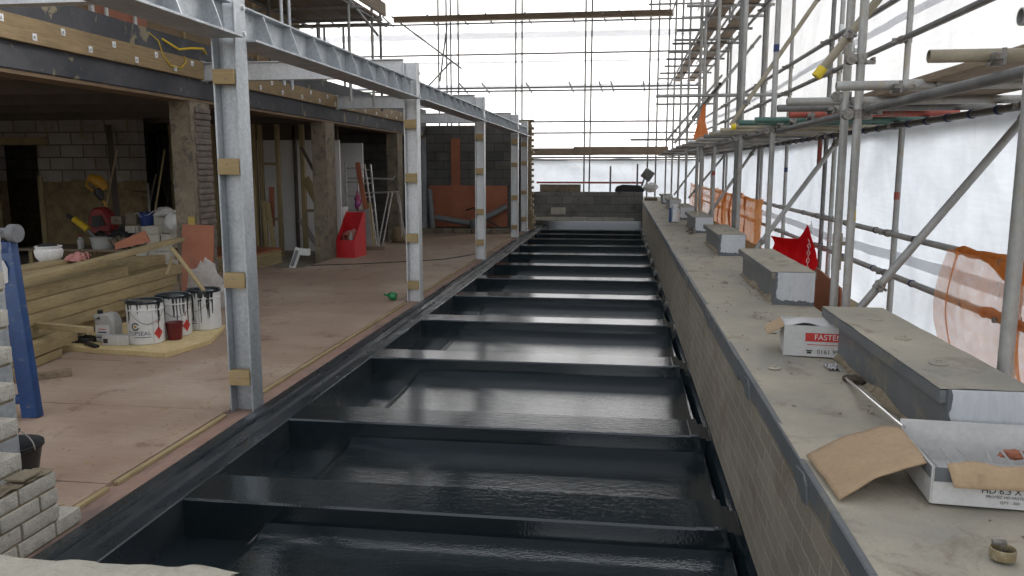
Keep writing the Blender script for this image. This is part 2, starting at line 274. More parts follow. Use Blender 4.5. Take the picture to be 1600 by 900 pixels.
# ---------------- mesh building ----------------
class MB:
    def __init__(s): s.bm = bmesh.new()
    def quad(s, pts):
        try: s.bm.faces.new([s.bm.verts.new(p) for p in pts])
        except ValueError: pass
    def box(s, x0, x1, y0, y1, z0, z1, m=None, bev=0):
        c = [(x, y, z) for z in (z0, z1) for y in (y0, y1) for x in (x0, x1)]
        v = [s.bm.verts.new((m @ Vector(p)) if m else p) for p in c]
        fs = [s.bm.faces.new([v[i] for i in f]) for f in ((0, 2, 3, 1), (4, 5, 7, 6), (0, 1, 5, 4), (2, 6, 7, 3), (0, 4, 6, 2), (1, 3, 7, 5))]
        if bev:
            es = list({e for f in fs for e in f.edges}); bmesh.ops.bevel(s.bm, geom=es, offset=bev, segments=2, affect='EDGES', profile=.6)
        return s
    def bar(s, a, b, w, h, up=(0, 0, 1), bev=0):
        """a rectangular bar from a to b, w wide and h high"""
        a, b = Vector(a), Vector(b); z = (b - a); L = z.length; z.normalize(); u = Vector(up)
        x = z.cross(u)
        if x.length < 1e-4: x = z.cross(Vector((0, 1, 0)))
        x.normalize(); y = x.cross(z)
        m = Matrix((x, y, z)).transposed().to_4x4(); m.translation = a
        return s.box(-w / 2, w / 2, -h / 2, h / 2, 0, L, m, bev)
    def ring(s, c, x, y, r, n): return [s.bm.verts.new(c + x * (r * math.cos(2 * math.pi * i / n)) + y * (r * math.sin(2 * math.pi * i / n))) for i in range(n)]
    def bridge(s, A, B):
        n = len(A)
        for i in range(n): s.bm.faces.new((A[i], A[(i + 1) % n], B[(i + 1) % n], B[i]))
    def frame(s, d):
        d = d.normalized(); x = d.cross(Vector((0, 0, 1)))
        if x.length < 1e-3: x = Vector((1, 0, 0))
        x.normalize(); return x, d.cross(x).normalized()
    def pipe(s, a, b, r=.0242, n=12, hollow=True):
        a, b = Vector(a), Vector(b); d = (b - a).normalized(); x, y = s.frame(d)
        A = s.ring(a, x, y, r, n); B = s.ring(b, x, y, r, n); s.bridge(A, B)
        for O, c, q in ((A, a, d), (B, b, -d)):
            if hollow:
                I = s.ring(c, x, y, r * .83, n); J = s.ring(c + q * .12, x, y, r * .83, n)
                s.bridge(O, I); s.bridge(I, J); s.bm.faces.new(J)
            else: s.bm.faces.new(O)
        return s
    def tube(s, pts, r, n=8, cap=True):
        P = [Vector(p) for p in pts]; rings = []
        x, y = s.frame(P[1] - P[0])
        for i, p in enumerate(P):
            d = (P[min(i + 1, len(P) - 1)] - P[max(i - 1, 0)]).normalized()
            x = (x - d * x.dot(d)).normalized(); y = d.cross(x)
            rr = r[i] if isinstance(r, (list, tuple)) else r
            rings.append(s.ring(p, x, y, rr, n))
        for A, B in zip(rings, rings[1:]): s.bridge(A, B)
        if cap: s.bm.faces.new(rings[0]); s.bm.faces.new(rings[-1])
        return s
    def lathe(s, prof, c=(0, 0, 0), n=28, m=None, flute=None):
        c = Vector(c); rings = []
        for r, z in prof:
            ring = []
            for i in range(n):
                a = 2 * math.pi * i / n; q = r * (1 + (flute[1] * abs(math.sin(a * flute[0] / 2)) if flute else 0))
                p = Vector((q * math.cos(a), q * math.sin(a), z)); p = (m @ p) if m else p + c
                ring.append(s.bm.verts.new(p))
            rings.append(ring)
        for A, B in zip(rings, rings[1:]): s.bridge(A, B)
        if prof[0][0] > 1e-4: s.bm.faces.new(rings[0])
        if prof[-1][0] > 1e-4: s.bm.faces.new(rings[-1])
        return s
    def prism(s, outline, axis, a, b):
        f = {'x': lambda p, t: (t, p[0], p[1]), 'y': lambda p, t: (p[0], t, p[1]), 'z': lambda p, t: (p[0], p[1], t)}[axis]
        A = [s.bm.verts.new(f(p, a)) for p in outline]; B = [s.bm.verts.new(f(p, b)) for p in outline]
        s.bridge(A, B); s.bm.faces.new(A); s.bm.faces.new(B); return s
    def grid(s, fn, nu, nv):
        V = [[s.bm.verts.new(fn(i / nu, j / nv)) for j in range(nv + 1)] for i in range(nu + 1)]
        for i in range(nu):
            for j in range(nv): s.bm.faces.new((V[i][j], V[i + 1][j], V[i + 1][j + 1], V[i][j + 1]))
        return s
    def build(s, name, m, parent=None, bev=0, smooth=35, world=True, thick=0):
        bm = s.bm
        bmesh.ops.recalc_face_normals(bm, faces=bm.faces)
        if bev:
            es = [e for e in bm.edges if len(e.link_faces) == 2 and e.calc_face_angle(0) > .5]
            bmesh.ops.bevel(bm, geom=es, offset=bev, segments=1, affect='EDGES')
        if parent is not None and world:
            mw = Matrix.Identity(4); p = parent
            while p is not None: mw = p.matrix_basis @ mw; p = p.parent
            bmesh.ops.transform(bm, matrix=mw.inverted(), verts=bm.verts)
        me = bpy.data.meshes.new(name); bm.to_mesh(me); bm.free()
        me.materials.append(M[m] if isinstance(m, str) else m)
        if smooth: me.shade_smooth(); me.set_sharp_from_angle(angle=R(smooth))
        o = bpy.data.objects.new(name, me); COL.objects.link(o)
        if parent is not None: o.parent = parent
        if thick:
            md = o.modifiers.new('thickness', 'SOLIDIFY'); md.thickness = thick; md.offset = 0
        return o

def thing(name, label, cat, loc=(0, 0, 0), rz=0, group=None):
    o = bpy.data.objects.new(name, None); o.empty_display_size = .1; COL.objects.link(o)
    o.location = loc; o.rotation_euler = (0, 0, rz); o['label'] = label; o['category'] = cat; o['kind'] = 'thing'
    if group: o['group'] = group
    return o
def tag(o, label, cat, group=None):
    o['label'] = label; o['category'] = cat; o['kind'] = 'thing'
    if group: o['group'] = group
    return o
def struct(o): o['kind'] = 'structure'; return o

def text_mb(txt, size, fn, extrude=0.0):
    """lettering as a mesh; fn maps the flat (x, y) of the text (origin centred) to a point"""
    cu = bpy.data.curves.new('lettering', 'FONT'); cu.body = txt; cu.size = size; cu.align_x = 'CENTER'; cu.align_y = 'CENTER'; cu.resolution_u = 3
    o = bpy.data.objects.new('lettering_tmp', cu); COL.objects.link(o)
    dg = bpy.context.evaluated_depsgraph_get(); me = bpy.data.meshes.new_from_object(o.evaluated_get(dg))
    b = MB(); b.bm.from_mesh(me)
    for v in b.bm.verts: v.co = Vector(fn(v.co.x, v.co.y))
    bpy.data.objects.remove(o); bpy.data.curves.remove(cu); bpy.data.meshes.remove(me)
    return b
def hsh(*a):
    v = math.sin(sum(x * k for x, k in zip(a, (12.9898, 78.233, 37.719)))) * 43758.5453
    return v - math.floor(v)
def vn(x, y=0.0):
    xi, yi = math.floor(x), math.floor(y); fx, fy = x - xi, y - yi
    fx = fx * fx * (3 - 2 * fx); fy = fy * fy * (3 - 2 * fy)
    a = hsh(xi, yi) * (1 - fx) + hsh(xi + 1, yi) * fx; b = hsh(xi, yi + 1) * (1 - fx) + hsh(xi + 1, yi + 1) * fx
    return (a * (1 - fy) + b * fy) * 2 - 1

# =====================================================================
#  SETTING
# =====================================================================
struct(MB().box(-400, 400, -400, 400, -6.4, -6.2).build('ground', 'ground', smooth=0))
# ply decking laid in sheets, 3 mm open joints
b = MB(); yj = [-1.3, -.08, 1.14, 2.36, 3.59, 4.86, 6.05, 7.25, 8.45, 9.9, 11.1, 12.3, 13.5, 14.7, 15.9, 17.1, 18.3, 19.6]
for i in range(len(yj) - 1):
    y0, y1 = yj[i] + .0045, yj[i + 1] - .0045
    xr = -2.578 + (.0 if i % 2 else -.008)
    xl = -8.2 if y1 < 9.95 else (-6.2 if y1 < 12.4 else -5.12)
    cuts = [xl] + [x for x in ((-4.99,) if i % 2 else (-3.79, -6.2)) if x > xl + .4] + [xr]
    for k in range(len(sorted(cuts)) - 1):
        c = sorted(cuts); b.box(c[k] + .002, c[k + 1] - .002, y0, y1, -.018, .0015 * hsh(i, k))
struct(b.build('ply_floor', 'ply', smooth=0))
struct(MB().box(-14.2, -2.6, -3, 20.8, -.5, -.07).build('concrete_floor', 'concrete_floor', smooth=0))
# timber edging and dusty red strip beside the decking
b = MB()
for y0, y1, dz in ((2.3, 3.55, 0), (3.62, 4.78, .004), (5.1, 6.95, .012), (7.0, 9.25, -.002), (9.55, 13.9, 0), (14.3, 18.4, 0)):
    b.box(-2.5735, -2.545, y0, y1, -.0185, .001)
e = b.build('timber_edging', 'timber_y', bev=.002); tag(e, 'pale timber strip edging the ply floor beside the black gutter', 'timber edging')
b = NB('red_dusty_strip'); n = b.noise(b.map(b.co, (1.5, .6, 1)), 3, 7, .65)
M['strip'] = b.bsdf(b.ramp(n, [(.3, (.22, .125, .095)), (.5, (.29, .19, .145)), (.68, (.14, .10, .085))]), .8, 0, n, .3, .004)
struct(MB().box(-2.60, -2.40, -1, 20.8, -.3, -.0195).build('floor_strip', 'strip', smooth=0))

# ---------------- black membrane roof ----------------
roof = thing('flat_roof', 'glossy black sealed roof with a ladder of cross ribs and sunken trays', 'flat roof', (-.8, 1, -.2))
MB().box(-2.42, .60, -1, 22.8, -.6, -.2).build('roof_base', 'membrane', roof, smooth=0)
RIB = [.2, 1.85, 3.47, 4.74, 6.47, 8.2, 9.85, 11.5, 13.15, 14.87, 16.54, 18.1, 19.5, 20.9]
for y in RIB:
    d = .33; o = [(y, -.2), (y + .004, -.010), (y + .014, 0), (y + d - .016, .002), (y + d, -.012), (y + d + .02, -.2)]
    w = MB()
    for x0, x1, dz in ((-2.105, .36, 0), (.36, .44, .004), (.44, .495, .010)): w.prism([(p[0], p[1] + (dz if p[1] > -.1 else 0)) for p in o], 'x', x0, x1)
    w.prism([(y + .01, -.2), (y + .02, -.016), (y + d - .03, -.014), (y + d + .01, -.2)], 'x', .495, .53).prism([(y + .02, -.2), (y + .035, -.034), (y + d - .045, -.03), (y + d, -.2)], 'x', .53, .568)
    w.build('roof_rib', 'membrane', roof, smooth=40)
for y, y2 in zip(RIB, RIB[1:] + [22.3]):
    a, c = y + .33, y2
    def tz(u, v):
        x = -1.68 + 2.20 * u; yy = a + (c - a) * v
        edge = min(1, min(v, 1 - v) * 9)
        z = -.128 - .010 * math.sin(math.pi * min(1, max(0, v))) + (.010 * (1 - edge)) - .004 * vn(x * 1.5, yy * 3) * .5
        if v > .9: z += .02 * ((v - .9) / .1) ** 2
        return (x, yy, z)
    w = MB().grid(tz, 18, 18)
    w.quad([(-1.68, a, -.2), (-1.70, c, -.2), (-1.68, c, -.112), (-1.68, a, -.116)]); w.quad([(.52, a, -.2), (.52, c, -.2), (.52, c, -.112), (.52, a, -.116)])
    w.build('roof_tray', 'membrane', roof, smooth=50)
prof = [(-2.105, -.22), (-2.105, -.004), (-2.112, .0), (-2.205, -.001), (-2.212, .017), (-2.258, .018), (-2.264, -.004), (-2.308, -.006), (-2.314, .016), (-2.40, .002), (-2.43, -.0185), (-2.435, -.22)]
def gut(u, v):
    i = min(int(round(u * (len(prof) - 1))), len(prof) - 1); y = -1 + 23.6 * v
    return (prof[i][0] + .003 * vn(y * .8, i), y, prof[i][1] + (.003 * vn(y * 1.1 + 5, i) if 0 < i < 11 else 0))
MB().grid(gut, len(prof) - 1, 60).build('roof_gutter', 'membrane_worn', roof, smooth=22)
MB().prism([(.505, -.2), (.535, -.16), (.556, -.09), (.566, -.03), (.572, -.022), (.60, -.2)], 'y', -1, 22.75).build('wall_upstand', 'membrane', roof, smooth=40)
MB().prism([(22.55, -.2), (22.68, -.14), (22.735, .04), (22.75, .13), (22.80, .13), (22.8, -.2)], 'x', -2.56, .58).build('end_upstand', 'membrane', roof, smooth=40)

# ---------------- brick parapet with coping ----------------
par = thing('parapet_wall', 'brown grey brick parapet with dusty grey coating running along the black roof', 'parapet wall', (.9, 12, -6))
MB().box(.572, 1.225, -1.5, 25.6, -6.2, .698).build('brick_face', 'brick_inner', par, smooth=0)
cp = MB().grid(lambda u, v: (.555 + .685 * u, -1.5 + 27.1 * v, .722 + .005 * vn(u * 4, v * 40) + .003 * vn(u * 9, v * 90)), 10, 160)
cp.build('coping', 'coping', par, smooth=60)
MB().box(.562, 1.236, -1.5, 25.6, .699, .7135).build('coping_core', 'coat_side', par, smooth=0)
w = MB(); y = -1.5; k = 0
while y < 25.5:
    L = .55 + 1.6 * hsh(k, 3); d = .622 + .055 * hsh(k, 9); y2 = min(25.6, y + L)
    w.box(.5505 - .006 * hsh(k, 21), .5705, y, y2 - .002, d, .7235 + .001 * (k % 2)); y = y2; k += 1
for y in (2.28, 3.35, 4.9, 6.6, 9.1):
    w2 = MB().prism([(y, .64), (y + .05, .628), (y + .17, .66), (y + .16, .70), (y + .06, .712), (y + .02, .69)], 'x', .5425, .549).build('torn_lap', 'coat_side', par)
drip = w.build('coping_edge', 'coat_side', par, bev=.004)
PL = [(2.51, 3.98), (5.3, 6.83), (8.28, 9.78), (11.2, 12.7), (14.1, 15.5), (17.35, 18.75), (20.3, 21.6)]
rng = random.Random(3)
for k in range(24):
    y = 1.75 + k * .9 + rng.uniform(-.07, .07); x = .70 + (.1 if k % 2 else 0) + rng.uniform(-.02, .02)
    wsh = MB().lathe([(0.027, 0), (.027, .002), (.014, .004), (.008, .005), (.0075, .012), (0, .013)], (x, y, .7265), 14).build('fixing_washer', 'coping', par)
names = ['nearest and largest-looking grey capped plinth on the parapet, beside the steel rod', 'grey capped plinth on the parapet in front of the red plastic sheet', 'grey capped plinth on the parapet, third from the camera', 'grey capped plinth on the parapet with scrap lying at its foot', 'grey capped plinth on the parapet behind the blue-topped jar', 'small grey plinth far along the parapet beyond the jar', 'farthest grey plinth on the parapet, next to the tilted floodlight']
for k, (y0, y1) in enumerate(PL):
    t = thing('parapet_plinth', names[k], 'plinth', (1.1, (y0 + y1) / 2, .724), 0, 'capped plinths on the parapet')
    MB().box(1.008, 1.232, y0 + .014, y1, .715, .893).build('plinth_body', 'coat_side', t, bev=.003)
    def ct(u, v, y0=y0, y1=y1): return (.968 + .278 * u, y0 + (y1 - y0) * v, .940 + .002 * vn(u * 3, v * 9 + k))
    c = MB().box(.968, 1.246, y0, y1, .892, .9345, bev=.004).build('plinth_cap', 'coat_side', t)
    MB().grid(ct, 4, 12).build('cap_top', 'coping', t)
    MB().box(.992, 1.238, y0 - .004, y0 + .013, .722, .9365).build('front_panel', 'coat_front', t, bev=.002)
    # hand brushed band along the foot and left edge of the front panel
    w = MB(); N = 26; xs = [.990 + .248 * i / N for i in range(N + 1)]
    top = [.724 + .030 + .010 * vn(i * .7, k + .3) + (.02 * max(0, 1 - i / 5)) - .012 * max(0, (i - 18) / 8) for i in range(N + 1)]
    A = [w.bm.verts.new((x, y0 - .0065, .7215)) for x in xs]; B = [w.bm.verts.new((x, y0 - .0065, z)) for x, z in zip(xs, top)]
    for i in range(N): w.bm.faces.new((A[i], A[i + 1], B[i + 1], B[i]))
    w.build('base_coat', 'coat_dark', t)
    w = MB(); N = 14; zs = [.73 + .208 * i / N for i in range(N + 1)]
    A = [w.bm.verts.new((.9895, y0 - .0068, z)) for z in zs]; B = [w.bm.verts.new((.9895 + .012 + .006 * vn(i * .9, k + 4), y0 - .0068, z)) for i, z in enumerate(zs)]
    for i in range(N): w.bm.faces.new((A[i], A[i + 1], B[i + 1], B[i]))
    w.box(.9875, .9915, y0 - .005, y0 + .10, .724, .936)
    w.build('edge_coat', 'coat_dark', t)
    # dust banked up along the foot of the side
    def dk(u, v, y0=y0, y1=y1, k=k): return (1.009 - (.030 + .018 * vn(u * 9, k)) * v, y0 + .03 + (y1 - y0 - .03) * u, .7265 + (.020 + .018 * vn(u * 7, k + 5)) * (1 - v) ** 1.6)
    MB().grid(dk, 30, 5).build('dust_bank', 'dust', t, smooth=60)
    for j in range(3): MB().lathe([(.030, 0), (.030, .003), (.016, .006), (.009, .007), (.009, .015), (0, .016)], (1.10 + .02 * (j - 1), y0 + (y1 - y0) * (.22 + .28 * j), .9405), 14).build('fixing_washer', 'coping', t)

# ---------------- walls at the far end ----------------
ew = thing('end_wall', 'low dark block wall closing the far end of the black roof', 'block wall', (-1, 22.9, -.3))
MB().box(-2.56, .58, 22.8, 23.02, -.6, .94).build('wall_face', 'dense_block', ew, smooth=0)
for i, x in enumerate([-2.55, -2.28, -1.84, -1.40, -.96, -.52, -.08]):
    MB().box(x + .006, x + (.262 if i == 0 else .432), 22.781, 22.80, .128, .222 + .01 * (i % 2)).build('patched_block', 'block', ew, bev=.006)
MB().box(-2.0, -1.58, 22.781, 22.80, .30, .50).build('patched_block', 'block', ew, bev=.008)
o = MB().box(-2.32, -1.17, 22.81, 23.0, .942, 1.15, bev=.004).build('coping_block', 'concrete'); tag(o, 'grey concrete coping laid on top of the low end wall', 'coping block')
pier = thing('brick_pier', 'tall toothed brown brick pier at the far end of the steel frame', 'brick pier', (-2.4, 21, 0))
w = MB(); z = 0.0; k = 0
while z < 2.72:
    t = .0 if k % 2 else .055
    if z < .45: t += .05
    w.box(-2.56 - t * .6, -2.35 + t, 20.85, 21.06, z + .005, z + .071, bev=.003); z += .076; k += 1
w.build('bricks', mat('buff_brown_brick', (.22, .17, .10), (.36, .28, .175), (.15, .12, .08), 9, 80, .9, 0, .6, .005), pier)
MB().box(-2.55, -2.37, 20.865, 21.05, 0, 2.8).build('mortar', 'mortar', pier, smooth=0)
MB().box(-2.85, -2.30, 20.83, 21.12, 2.80, 2.84).build('pier_cap', 'mortar', pier, smooth=0)
gw = thing('gable_wall', 'high dark block wall behind the red brown boards', 'block wall', (-6, 20.9, 0))
MB().box(-14.2, -2.62, 20.8, 21.02, -.5, 2.66).build('wall_face', 'gable_block', gw, smooth=0)
MB().box(-14.2, -2.66, 20.79, 21.03, 2.662, 2.70).build('wall_capping', 'concrete', gw, smooth=0)

# ---------------- concrete building on the left ----------------
bl = thing('concrete_building', 'old concrete framed building open along its front with a bitumen painted edge beam', 'building', (-9, 9, 0))
MB().box(-5.42, -5.1, -3, 20.79, 2.425, 3.10).build('edge_beam', 'bitumen', bl, bev=.012)
MB().box(-5.41, -5.115, -3, 20.79, 2.392, 2.424).build('beam_soffit', wood('soffit_board', (.12, .075, .04), (.20, .13, .07), 'y'), bl, smooth=0)
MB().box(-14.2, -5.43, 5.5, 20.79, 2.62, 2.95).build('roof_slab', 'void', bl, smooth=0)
b = MB()
for i in range(11): b.box(-14.1, -5.44, 5.6 + i * 1.4, 5.7 + i * 1.4, 2.43, 2.618)
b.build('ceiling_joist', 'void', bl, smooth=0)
MB().box(-14.4, -14.2, 5.5, 20.79, -.5, 2.95).build('side_wall', 'inner_block', bl, smooth=0)
iw = MB().box(-14.2, -11.42, 13.5, 13.7, -.5, 2.6).box(-10.60, -8.6, 13.5, 13.7, -.5, 2.6).box(-11.42, -10.60, 13.5, 13.7, 2.02, 2.6).build('inner_wall', 'inner_block', bl, smooth=0)
MB().box(-10.62, -10.52, 13.47, 13.62, -.07, 1.45).build('door_jamb', 'stud', iw, bev=.003)
MB().box(-11.6, -10.38, 13.46, 13.58, 2.02, 2.16).build('door_lintel', 'stud', iw, bev=.003)
MB().box(-14.2, -11.0, 15.6, 15.7, -.5, 2.6).build('passage_wall', 'inner_block', bl, smooth=0)
MB().box(-11, -8.0, 18.2, 18.3, -.5, 2.6).build('void_panel', 'void', bl, smooth=0)  # dark panel standing in for the unlit void behind the opening
MB().box(-7.55, -5.62, 15.6, 15.66, -.07, 2.16).build('white_lining', 'plaster', bl, smooth=0)
MB().box(-6.35, -5.70, 17.3, 17.36, -.07, 2.15).build('white_lining', 'plaster', bl, smooth=0)
w = MB()
for x in (-7.55, -6.55, -5.75): w.box(x, x + .045, 15.5, 15.595, -.07, 2.42)
w.box(-7.6, -5.62, 15.5, 15.595, 2.17, 2.42)
w.build('lining_frame', 'void', bl, smooth=0)
# columns of the building
cl = ['rough concrete column nearest the camera with brick toothing on its side', 'concrete column between the stud frame and the red bin', 'farthest concrete column behind the folding trestle']
for k, (y, x0) in enumerate(((9.1, -5.37), (13.5, -5.36), (18.0, -5.36))):
    t = thing('concrete_column', cl[k], 'concrete column', (-5.2, y + .2, -.07), 0, 'columns along the building front')
    g = MB().grid(lambda u, v: (x0 + .26 * u, y + .010 * vn(u * 5, v * 22 + k), -.07 + 2.46 * v), 8, 40); g.build('column_face', 'concrete', t)
    MB().box(x0, -5.112, y + .014, y + .48, -.07, 2.391, bev=.012).build('column_body', 'concrete', t)
    w = MB(); z = -.06; q = 0
    while z < 2.33:
        w.box(-5.13, -5.098 + .022 * hsh(q, k), y + .07 + .03 * hsh(q, 5), y + .44, z, z + .063, bev=.006); z += .075; q += 1
    if k == 0: w.build('brick_toothing', mat('sooty_brick', (.10, .085, .075), (.22, .18, .15), (.3, .27, .23), 8, 60, .95, 0, .7, .006), t)
    else: w.bm.free()
    if k == 0: MB().box(-5.20, -5.115, 9.075, 9.092, .78, 1.02).build('yellow_strip', mat('ochre_panel', (.36, .25, .06), (.45, .32, .09), None, 4, 40, .8), t)
# treated ledger boards bolted to the edge beam
ld = ['treated timber ledger board nearest the camera, bolted to the black concrete beam', 'treated ledger board on the black beam between the second and third cross beams', 'farthest treated ledger board on the black concrete beam']
for k, (y0, y1) in enumerate(((-1.5, 9.38), (9.56, 14.0), (14.2, 18.5))):
    t = thing('ledger_board', ld[k], 'timber board', (-5.07, (y0 + y1) / 2, 2.66), 0, 'ledger boards on the concrete beam')
    MB().box(-5.098, -5.050, y0, y1, 2.66, 2.875).build('board', 'ledger', t, bev=.003)
    q = 0; y = y0 + .25
    while y < y1 - .1:
        if y > 4:
            z = 2.72 if q % 2 else 2.82
            MB().box(-5.0495, -5.045, y - .027, y + .027, z - .03, z + .03).lathe([(.013, 0), (.013, .014), (0, .015)], m=Matrix.Translation((-5.046, y, z)) @ Matrix.Rotation(R(90), 4, 'Y'), n=6).build('washer', 'galv_pale', t)
        y += .37; q += 1
# upper storey hoarding set back on the roof
up = thing('hoarding', 'brown boarded hoarding with white battens above the concrete beam', 'hoarding', (-6, 8, 3.1))
MB().box(-6.1, -5.9, 5.5, 14.5, 2.95, 5.6).build('boarding', 'hessian', up, smooth=0)
for y in (7.6, 8.5, 8.75, 9.3, 10.4, 11.5, 12.6, 13.7): MB().box(-5.9, -5.86, y, y + .05, 3.12, 5.5).build('batten', 'white_plastic' if y < 9.5 else 'timber_z', up, smooth=0)
MB().box(-5.9, -5.885, 8.55, 9.6, 3.12, 3.75).build('orange_panel', 'plyred', up, smooth=0)
# worn rope / hose on top
pts = [(-5.2, 8.35 + .05 * i, 3.06 - .08 * math.sin(i * .5) - (.06 * i if i < 4 else .03 * (10 - i))) for i in range(11)]
P = [(-5.3, 8.1, 3.06), (-5.12, 8.3, 3.08), (-5.06, 8.45, 2.98), (-5.05, 8.5, 2.84), (-5.04, 8.62, 2.74), (-5.04, 8.85, 2.74), (-5.03, 8.95, 2.82), (-5.04, 8.92, 2.88)]
o = MB().tube(P, .007, 8).build('hose', 'yellow_paint'); tag(o, 'thin yellow hose looping over the black concrete beam', 'hose')
P = [(-5.3, 8.4, 3.1), (-5.1, 8.6, 3.02), (-5.0, 8.75, 2.93), (-4.96, 8.95, 2.97), (-4.95, 9.2, 3.0), (-5.05, 9.45, 2.98), (-5.3, 9.6, 3.1)]
o = MB().tube(P, .013, 8).build('cable', 'yellow_paint'); tag(o, 'thick yellow cable hanging behind the nearest steel column', 'cable')
t = thing('cable_reel', 'small yellow and dark gadget sitting on the black beam by the second cross beam', 'tool', (-5.2, 13.3, 3.1))
MB().box(-5.3, -5.15, 13.2, 13.4, 3.1, 3.22, bev=.02).build('body', 'black_plastic', t); MB().tube([(-5.3, 13.2, 3.22), (-5.22, 13.25, 3.34), (-5.12, 13.42, 3.30), (-5.1, 13.5, 3.2)], .022, 8).build('handle', 'yellow_paint', t)

# ---------------- galvanised steel frame ----------------
def hcol(y, ztop, label, packs, x0=-2.58, x1=-2.415, mt='galv'):
    t = thing('steel_column', label, 'steel column', ((x0 + x1) / 2, y, -.05), 0, 'columns of the steel frame')
    w = MB(); tf = .013; d = .155
    w.box(x0, x0 + tf, y - d / 2, y + d / 2, -.05, ztop); w.box(x1 - tf, x1, y - d / 2, y + d / 2, -.05, ztop); w.box(x0 + tf, x1 - tf, y - .006, y + .006, -.05, ztop)
    w.build('column_section', mt, t, bev=.003)
    MB().box(x0 - .03, x1 + .03, y - .10, y + .10, -.05, -.035).build('base_plate', mt, t, bev=.002)
    for z in packs:
        q = hsh(z, y, 3); h = .044 + .012 * hsh(y, z, 7); m = Matrix.Translation((0, 0, z + .02 * (q - .5))) @ Matrix.Rotation(.05 * (hsh(z, y, 9) - .5), 4, 'Y') @ Matrix.Translation((-.5 * (x0 + x1) * 0, 0, 0))
        cx = (x0 + x1) / 2; m = Matrix.Translation((cx, 0, z + .03 * (q - .5))) @ Matrix.Rotation(.06 * (hsh(z, y, 9) - .5), 4, 'Y')
        p = MB().box(x0 + tf - .003 - cx, x1 - tf - .001 - cx, y - d / 2 - .012 - .008 * q, y - .02, -h, h, m, .003).build('timber_packer', 'packer', t)
        MB().lathe([(.006, 0), (.006, .003), (0, .004)], m=Matrix.Translation((cx + .03 * (q - .5), y - d / 2 - .0115 - .008 * q, z)) @ Matrix.Rotation(R(90), 4, 'X'), n=8).build('nail', 'coupler', p)
    for i, z in enumerate((ztop - .12, ztop - .22, ztop - .38)):
        MB().lathe([(.016, 0), (.016, .014), (0, .015)], m=Matrix.Translation((x1, y + .04, z)) @ Matrix.Rotation(R(90), 4, 'Y'), n=6).build('bolt', 'galv_pale', t)
    return t
hcol(4.97, 2.83, 'nearest galvanised steel column, standing beside the white tins', [.222, .886, 1.624, 2.157])
hcol(9.47, 2.83, 'galvanised steel column with a green bottle lying at its foot', [.186, .762, 1.487, 2.114], mt='galv_pale')
hcol(14.12, 2.83, 'galvanised steel column in front of the red brown panel, third from the camera', [.275, .846, 1.555, 2.154], mt='galv_pale')
hcol(18.75, 2.83, 'galvanised steel column next to the last one, standing where the black gutter narrows', [.229, .933, 1.688, 2.201], mt='galv_pale')
hcol(20.62, 2.79, 'last galvanised steel column, against the toothed brick pier', [.30, 1.0, 1.75, 2.2], mt='galv_pale')
hcol(3.02, 2.40, 'galvanised steel column behind the toothed pale brickwork', [.5], -2.80, -2.64)
def ibeam_y(y0, y1, label, st):
    t = thing('edge_beam', label, 'steel beam', (-2.49, (y0 + y1) / 2, 2.42), 0, 'stiffened edge beams of the steel frame')
    w = MB(); w.box(-2.61, -2.355, y0, y1, 2.405, 2.42); w.box(-2.55, -2.425, y0, y1, 2.615, 2.628); w.box(-2.494, -2.484, y0, y1, 2.42, 2.615)
    w.build('beam_section', 'galv', t, bev=.002)
    y = y0 + .28
    while y < y1 - .1:
        MB().prism([(-2.484, 2.42), (-2.362, 2.42), (-2.428, 2.615), (-2.484, 2.615)], 'y', y, y + .010).build('stiffener', 'galv', t)
        y += st
    return t
ibeam_y(-1.5, 4.885, 'nearest stiffened galvanised edge beam, passing out over the camera', .45)
ibeam_y(5.055, 9.385, 'stiffened galvanised edge beam between the nearest two tall steel columns', .45)
ibeam_y(9.555, 14.035, 'stiffened galvanised edge beam behind the column with the green bottle', .45)
ibeam_y(14.205, 18.665, 'stiffened galvanised edge beam in front of the red brown panel', .45)
ibeam_y(18.835, 20.70, 'short last stiffened edge beam reaching the toothed brick pier', .42)
for k, (y, x0, lab) in enumerate(((4.97, -5.045, 'galvanised cross beam above the nearest column at the top of the frame'), (9.47, -5.10, 'pale galvanised cross beam from the black beam to the column with the green bottle'), (14.12, -5.10, 'galvanised cross beam joining the black beam to the third column'), (18.75, -5.10, 'far galvanised cross beam above the high dark block wall'))):
    t = thing('cross_beam', lab, 'steel beam', (-3.9, y, 2.66), 0, 'cross beams of the steel frame')
    w = MB(); w.box(x0, -2.59, y - .05, y + .05, 2.655, 2.667); w.box(x0, -2.59, y - .05, y + .05, 2.862, 2.874); w.box(x0, -2.59, y - .004, y + .004, 2.667, 2.862)
    w.build('beam_section', 'galv_pale', t, bev=.002)
    MB().box(-2.602, -2.582, y - .06, y + .06, 2.64, 2.80).build('end_plate', 'galv', t, bev=.002)
    MB().box(x0, x0 + .012, y - .07, y + .07, 2.64, 2.89).build('end_plate', 'galv', t, bev=.002)
t = thing('rear_steel_post', 'thin galvanised post at the back corner of the high dark block wall', 'steel post', (-5.1, 20.7, 0))
MB().box(-5.21, -5.11, 20.66, 20.67, -.07, 2.6).box(-5.165, -5.155, 20.67, 20.76, -.07, 2.6).box(-5.21, -5.11, 20.76, 20.77, -.07, 2.6).build('post_section', 'galv', t)

